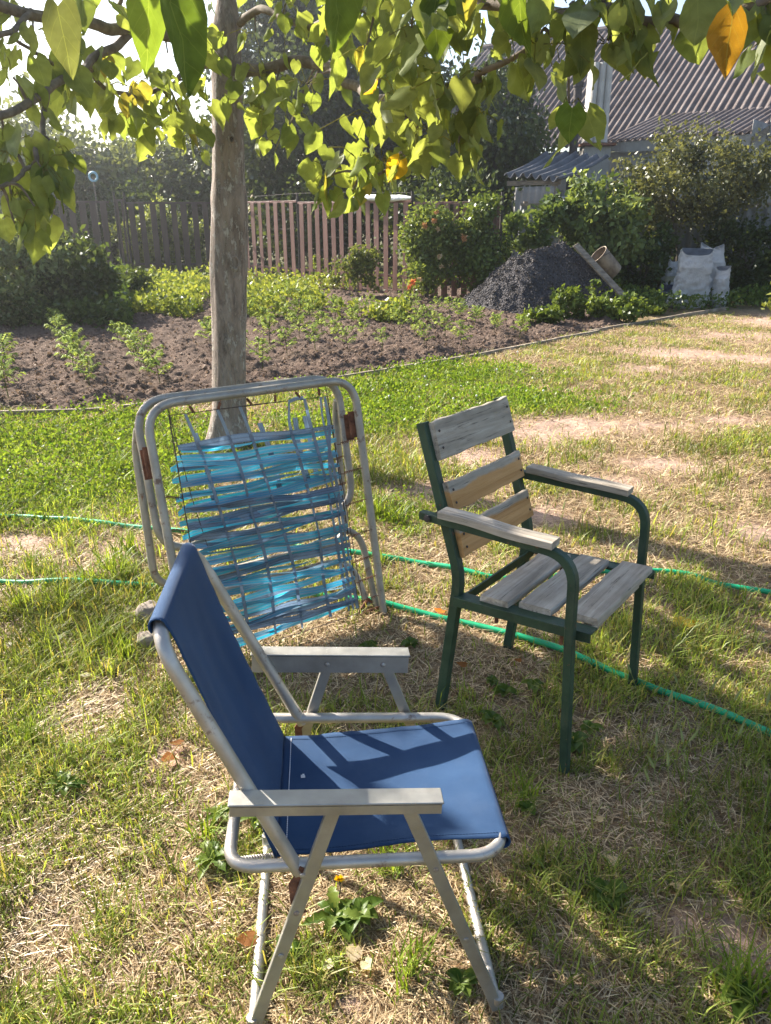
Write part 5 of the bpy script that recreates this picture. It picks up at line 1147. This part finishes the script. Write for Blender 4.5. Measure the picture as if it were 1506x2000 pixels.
# ------------------------------------------------------------------ tomato seedlings
def seedling_mesh(seed):
    rg = np.random.default_rng(seed); V = []; Fc = []; cc = []
    def leafquad(p, d, w_, L, c):
        s_ = np.cross(d, [0, 0, 1]); s_ = s_/(np.linalg.norm(s_)+1e-6); o = len(V)
        m_ = p+d*L*.5+np.array([0, 0, L*.08]); t_ = p+d*L+np.array([0, 0, -L*.35])
        V.extend([p, m_+s_*w_, t_, m_-s_*w_]); Fc.append((o, o+1, o+2, o+3)); cc.extend([c]*4)
    def stem(p, q, r):
        o = len(V); d = q-p; e1 = np.cross(d, [.3, 1, .2]); e1 /= np.linalg.norm(e1); e2 = np.cross(d, e1); e2 /= np.linalg.norm(e2)
        for b_ in (p, q):
            for k in range(3): a_ = k*2.094; V.append(b_+(e1*math.cos(a_)+e2*math.sin(a_))*r); cc.append(np.array([.10, .12, .04]))
        for k in range(3): Fc.append((o+k, o+(k+1) % 3, o+3+(k+1) % 3, o+3+k))
    hgt = rg.uniform(.22, .30); top_ = np.array([rg.uniform(-.03, .03), rg.uniform(-.03, .03), hgt]); stem(np.array([0, 0, -.03]), top_, .005)
    for i in range(8):
        t = .35+.65*i/7; b_ = top_*t; an = i*2.4+rg.uniform(-.4, .4); L = rg.uniform(.09, .16)*(1.15-.5*t*t); up_ = .35+.9*t*t
        d = np.array([math.cos(an), math.sin(an), up_]); d /= np.linalg.norm(d); e_ = b_+d*L; stem(b_, e_, .0022)
        tone = rg.random(); c = np.array([.12, .18, .04])*(1-tone)+np.array([.30, .36, .10])*tone
        for k in range(5):
            q = (k+1)/5; p = b_+(e_-b_)*q
            for s_ in (-1, 1):
                dd = np.array([math.cos(an+s_*1.0), math.sin(an+s_*1.0), .1]); dd /= np.linalg.norm(dd); leafquad(p, dd, .015, rg.uniform(.045, .07)*(1.1-.35*abs(q-.6)), c*rg.uniform(.85, 1.2))
        leafquad(e_, np.array([d[0], d[1], -.1]), .018, .065, c)
    o = fast('tomato_seedling', np.array(V), np.array(Fc), M['foliage'], np.array(cc)); return o
protos = [seedling_mesh(i) for i in range(5)]
spots = []
def row(px0, py0, px1, py1, n, s0=1.0, jit=.05, j2=0):
    a_, b_ = g2(px0, py0), g2(px1, py1)
    for i in range(n):
        t = i/max(1, n-1); spots.append((a_[0]+(b_[0]-a_[0])*t+random.uniform(-jit, jit), a_[1]+(b_[1]-a_[1])*t+random.uniform(-jit, jit), s0*random.uniform(.85, 1.15)))
row(20, 785, 8, 700, 4, 1.0); row(178, 772, 112, 660, 8, .92); row(316, 752, 228, 668, 7, .92); row(505, 730, 395, 668, 5, 1.0); row(560, 700, 470, 628, 5, .9)
row(610, 700, 545, 620, 5, .85); row(680, 690, 590, 620, 5, .85); row(740, 690, 650, 612, 5, .8); row(835, 690, 730, 612, 6, .8); row(905, 680, 790, 610, 6, .8); row(960, 660, 850, 612, 5, .8); row(1010, 668, 900, 622, 4, .8); row(690, 640, 480, 600, 7, .85); row(820, 640, 560, 596, 8, .85)
used = [0]*5
for i, (x, y, s_) in enumerate(spots):
    j = i % 5
    o = protos[j] if not used[j] else protos[j].copy()
    if used[j]: C.objects.link(o)
    used[j] = 1; o.location = (x, y, bedz(x, y)); o.rotation_euler = (0, 0, random.uniform(0, 6.28)); o.scale = (s_, s_, s_)
    tag(o, 'young tomato seedling with pale green leaves in the dark soil bed', 'seedling', 'tomato seedlings in the soil bed')

# ------------------------------------------------------------------ small plants and leaves in the lawn
def rosette_mesh(name, seed, n=9, L=.09, w_=.017, tooth=True, col=((.06, .11, .02), (.15, .20, .04)), up=.35):
    rg = np.random.default_rng(seed); V = []; Fc = []; cc = []
    for i in range(n):
        an = i*2.4+rg.uniform(-.3, .3); ln = L*rg.uniform(.65, 1.15); rise = up*rg.uniform(.4, 1.6); tone = rg.random(); c = np.array(col[0])*(1-tone)+np.array(col[1])*tone; d = np.array([math.cos(an), math.sin(an), 0]); s_ = np.array([-d[1], d[0], 0]); m_ = 9; o = len(V)
        for k in range(m_+1):
            t = k/m_; wd = w_*(math.sin(math.pi*min(1, .08+t*.95))**.7)*(1 if not tooth or k % 2 else .62); p = d*ln*t+np.array([0, 0, .006+rise*ln*(t-t*t*.95)])
            V += [p-s_*wd+np.array([0, 0, wd*.35]), p, p+s_*wd+np.array([0, 0, wd*.35])]; cc += [c]*3
        for k in range(m_): Fc += [(o+3*k, o+3*k+1, o+3*k+4, o+3*k+3), (o+3*k+1, o+3*k+2, o+3*k+5, o+3*k+4)]
    return fast(name, np.array(V), np.array(Fc), M['grass'], np.array(cc))
RZ = [('dandelion_rosette', 'toothed dandelion rosette growing in the lawn', [(430, 1600), (505, 1610), (655, 1800), (420, 1690), (130, 1545)], 1, .085, .019, True),
      ('plantain_rosette', 'broad leaved weed rosette in the shaded lawn', [(985, 1360), (960, 1340), (1150, 1430), (1120, 1460), (960, 1420), (1040, 1350), (800, 1265), (720, 1270), (1180, 1760), (1030, 1590), (1440, 1960), (900, 1930), (560, 1860), (700, 1800)], 2, .075, .022, False)]
for nm, lab, sp_, sd_, L_, w_, th_ in RZ:
    pr = [rosette_mesh(nm, sd_*10+i, 9 if th_ else 8, L_*.72, w_*.72, th_) for i in range(3)]; us = [0]*3
    for i, (px, py) in enumerate(sp_):
        p = g2(px, py); j = i % 3; o = pr[j] if not us[j] else pr[j].copy()
        if us[j]: C.objects.link(o)
        us[j] = 1; o.location = (p[0], p[1], float(gh(*p))+.008); o.rotation_euler = (0, 0, random.uniform(0, 6.28)); s_ = random.uniform(.7, 1.2); o.scale = (s_, s_*random.uniform(.7, 1), s_*1.5); o.rotation_euler[0] = random.uniform(-.2, .2); tag(o, lab, 'weed', lab.split(' ')[0]+' rosettes in the lawn')
# long green tuft behind the camp bed and other coarse tufts
def tuft_mesh(seed, n=46, L=.17, col=((.09, .15, .02), (.24, .30, .05)), w_=.0035):
    rg = np.random.default_rng(seed); V = []; Fc = []; cc = []
    for i in range(n):
        an = rg.uniform(0, 6.28); b_ = np.array([rg.normal(0, .025), rg.normal(0, .025), -.005]); d = np.array([math.cos(an), math.sin(an), 0]); s_ = np.array([-d[1], d[0], 0]); ln = L*rg.uniform(.5, 1.1); k_ = rg.uniform(.2, .9); o = len(V); tone = rg.random(); c = np.array(col[0])*(1-tone)+np.array(col[1])*tone
        for k in range(6):
            t = k/5; p = b_+d*ln*k_*t*t+np.array([0, 0, ln*(t-.35*k_*t*t)]); wd = w_*(1-t*.95); V += [p-s_*wd, p+s_*wd]; cc += [c]*2
        for k in range(5): Fc.append((o+2*k, o+2*k+1, o+2*k+3, o+2*k+2))
    return fast('grass_tuft', np.array(V), np.array(Fc), M['grass'], np.array(cc))
tf = [tuft_mesh(i) for i in range(4)]; us = [0]*4
for i, (px, py, s_) in enumerate([(215, 1110, 1.3), (260, 1080, 1.3), (180, 1140, 1.2), (240, 1130, 1.1), (120, 1185, 1.0), (60, 1110, .9), (200, 1260, .9), (240, 1285, .9), (90, 1270, .8), (740, 1010, 1.2), (770, 1020, 1.2), (715, 1000, 1.0), (740, 1100, .8), (40, 1190, .8), (1480, 1960, 1.1), (1440, 1940, .9), (400, 1640, .8), (60, 1450, .8), (760, 1700, .8), (800, 1900, .9), (1020, 1560, .8), (230, 920, 1.2)]):
    p = g2(px, py); j = i % 4; o = tf[j] if not us[j] else tf[j].copy()
    if us[j]: C.objects.link(o)
    us[j] = 1; o.location = (p[0], p[1], float(gh(*p))); o.rotation_euler = (0, 0, random.uniform(0, 6.28)); o.scale = (s_, s_, s_*.8); tag(o, 'taller tuft of fresh green grass standing out of the mown lawn', 'grass tuft', 'taller grass tufts')
# wild barley ears
def barley_mesh(seed):
    rg = np.random.default_rng(seed); mb = MB(); ln = rg.uniform(.09, .15); lx = rg.uniform(-.04, .04); ly = rg.uniform(-.03, .03)
    st_ = [np.array([lx*t*t, ly*t*t, ln*t]) for t in np.linspace(0, 1, 6)]; c = (.30, .33, .13); mb.tube(st_, .0009, 4, col=(.22, .25, .08)); tp_ = st_[-1]; ax = st_[-1]-st_[-2]; ax /= np.linalg.norm(ax)
    mb.lathe([(.0008, 0), (.0035, .008), (.004, .018), (.0024, .032), (.0005, .042)], tp_, 6, ax, col=c)
    for k in range(16):
        a_ = k*2.4; e = np.array([math.cos(a_), math.sin(a_), 0]); b_ = tp_+ax*(.004+.0022*k); q = b_+ax*.030+e*.010; o = e*.0003
        s_ = np.cross(ax, e)*.0005; mb.add([b_-s_, b_+s_, q], [(0, 1, 2)], col=c)
    return mb.build('wild_barley', M['straw'], None, colour=True)
bm = [barley_mesh(i) for i in range(5)]; us = [0]*5
for i, (px, py) in enumerate([(1245, 1385), (1255, 1400), (1275, 1530), (1290, 1560), (1300, 1600), (1280, 1600), (1340, 1540), (1355, 1410), (1370, 1400), (1290, 1500), (1310, 1520), (1400, 1440), (1330, 1390), (1420, 1500), (1475, 1470), (1440, 1560), (1285, 1450), (1480, 1800), (1430, 1850), (1390, 1480), (1090, 1050), (1060, 1040), (1180, 1060)]):
    p = g2(px, py); j = i % 5; o = bm[j] if not us[j] else bm[j].copy()
    if us[j]: C.objects.link(o)
    us[j] = 1; o.location = (p[0], p[1], float(gh(*p))); o.rotation_euler = (0, 0, random.uniform(0, 6.28)); tag(o, 'pale ear of wild barley standing in the dry lawn', 'grass ear', 'wild barley ears')
# fallen leaves
def fallen(seed, c):
    rg = np.random.default_rng(seed); T = LEAF_T.copy(); T[:, 2] += .25*np.abs(T[:, 0])*rg.uniform(-1, 1.5)+rg.normal(0, .02, LK)+.2*(T[:, 1]-.5)**2
    return fast('fallen_leaf', (T-np.array([0, .5, -.12]))*.10, np.array(LEAF_F), M['leaf'], np.tile(np.array(c)*rg.uniform(.8, 1.1), (LK, 1)), LEAF_UV, smooth=True)
def put(o, px, py, s_=1.0, z=.018):
    p = g2(px, py); o.location = (p[0], p[1], float(gh(*p))+z); o.rotation_euler = (random.uniform(-.3, .3), random.uniform(-.3, .3), random.uniform(0, 6.28)); o.scale = (s_, s_, s_); return o
tag(put(fallen(1, (.62, .20, .04)), 858, 1202, .55), 'orange fallen leaf by the hose behind the armchair', 'leaf')
tag(put(fallen(2, (.66, .50, .10)), 1338, 1228, .8), 'pale yellow fallen leaf, larger of the pair right of the armchair', 'leaf')
tag(put(fallen(3, (.72, .46, .03)), 1358, 1225, .5), 'small deep yellow leaf touching the pale fallen leaf', 'leaf')
for i, (px, py, c) in enumerate([(1250, 812, (.7, .66, .58)), (1183, 800, (.7, .66, .58)), (1478, 836, (.75, .72, .68)), (1395, 800, (.72, .69, .64)), (20, 1265, (.6, .57, .5)), (25, 1090, (.62, .58, .5)), (165, 1330, (.6, .57, .5)), (690, 1880, (.66, .56, .42)), (640, 1900, (.66, .6, .5)), (240, 1670, (.62, .58, .5)), (1190, 1690, (.6, .5, .36)), (720, 1900, (.6, .56, .4)), (1320, 1740, (.56, .45, .3)), (95, 1090, (.62, .58, .5)), (215, 1455, (.6, .55, .5)), (1170, 1610, (.5, .42, .3))]):
    tag(put(fallen(20+i, c), px, py, random.uniform(.2, .42)), 'bleached dry leaf scrap lying on the lawn', 'leaf', 'bleached leaf scraps on the lawn')
for i, (px, py) in enumerate([(330, 1490), (345, 1465), (190, 905), (245, 1145), (1100, 1400), (650, 1420), (900, 1310), (480, 1850), (260, 1130), (1010, 1300)]):
    tag(put(fallen(50+i, (.26, .12, .05)), px, py, random.uniform(.22, .45)), 'small rusty brown dead leaf lying in the grass', 'leaf', 'rusty brown dead leaves in the grass')
# dandelion in flower
p = g2(662, 1752); dn = empty('dandelion', (p[0], p[1], float(gh(*p))), 'single yellow dandelion flower under the blue chair', 'flower')
mb = MB(); mb.tube([(0, 0, 0), (.004, .0, .025), (.002, .004, .05)], .0014, 5); mb.build('stem', M['hose'] if False else M['green_paint'], dn)
k = 60; d = RNG.normal(size=(k, 3)); d[:, 2] = abs(d[:, 2])*.8+.1; d /= np.linalg.norm(d, axis=1, keepdims=True)
scatter('bloom', np.tile(np.array([[.002, .004, .05]]), (k, 1)), RNG.uniform(.009, .014, k), np.tile(np.array([[.85, .55, .01]]), (k, 1)), M['petal'], dirs=d*6, spread=.3, parent=dn, tmpl=LEAF4*np.array([.6, 1, 1]))
# small white clover heads
wm = MB(); wm.lathe([(.001, 0), (.006, .003), (.007, .008), (.004, .013), (.0005, .015)], (0, 0, .03), 8); wm.tube([(0, 0, 0), (0, 0, .03)], .0008, 4); wo = wm.build('clover_head', M['cloth'])
first = True
for px, py in [(885, 795), (930, 790), (1060, 780), (1010, 700), (900, 770), (760, 790), (990, 815), (830, 750), (1085, 650), (970, 735)]:
    o = wo if first else wo.copy()
    if not first: C.objects.link(o)
    first = False; p = g2(px, py); o.location = (p[0], p[1], float(gh(*p))+.02); o.scale = (1.3, 1.3, 1.3); tag(o, 'tiny white clover flower head in the lush grass', 'flower', 'white clover heads')

# ------------------------------------------------------------------ added air volume, its glow towards the sun stands in for lens glare
mb = MB(); mb.box((0, 20, 4.4), (70, 60, 11.0)); hz_m = bpy.data.materials.new('glare_haze_air'); hz_m.use_nodes = True; t_ = hz_m.node_tree; t_.nodes.clear()
ho = t_.nodes.new('ShaderNodeOutputMaterial'); hv = t_.nodes.new('ShaderNodeVolumePrincipled'); t_.links.new(hv.outputs[0], ho.inputs['Volume'])
hv.inputs['Color'].default_value = (.95, .97, 1, 1); hv.inputs['Density'].default_value = .0032; hv.inputs['Anisotropy'].default_value = .86
tag(mb.build('glare_haze', hz_m), kind='stuff')
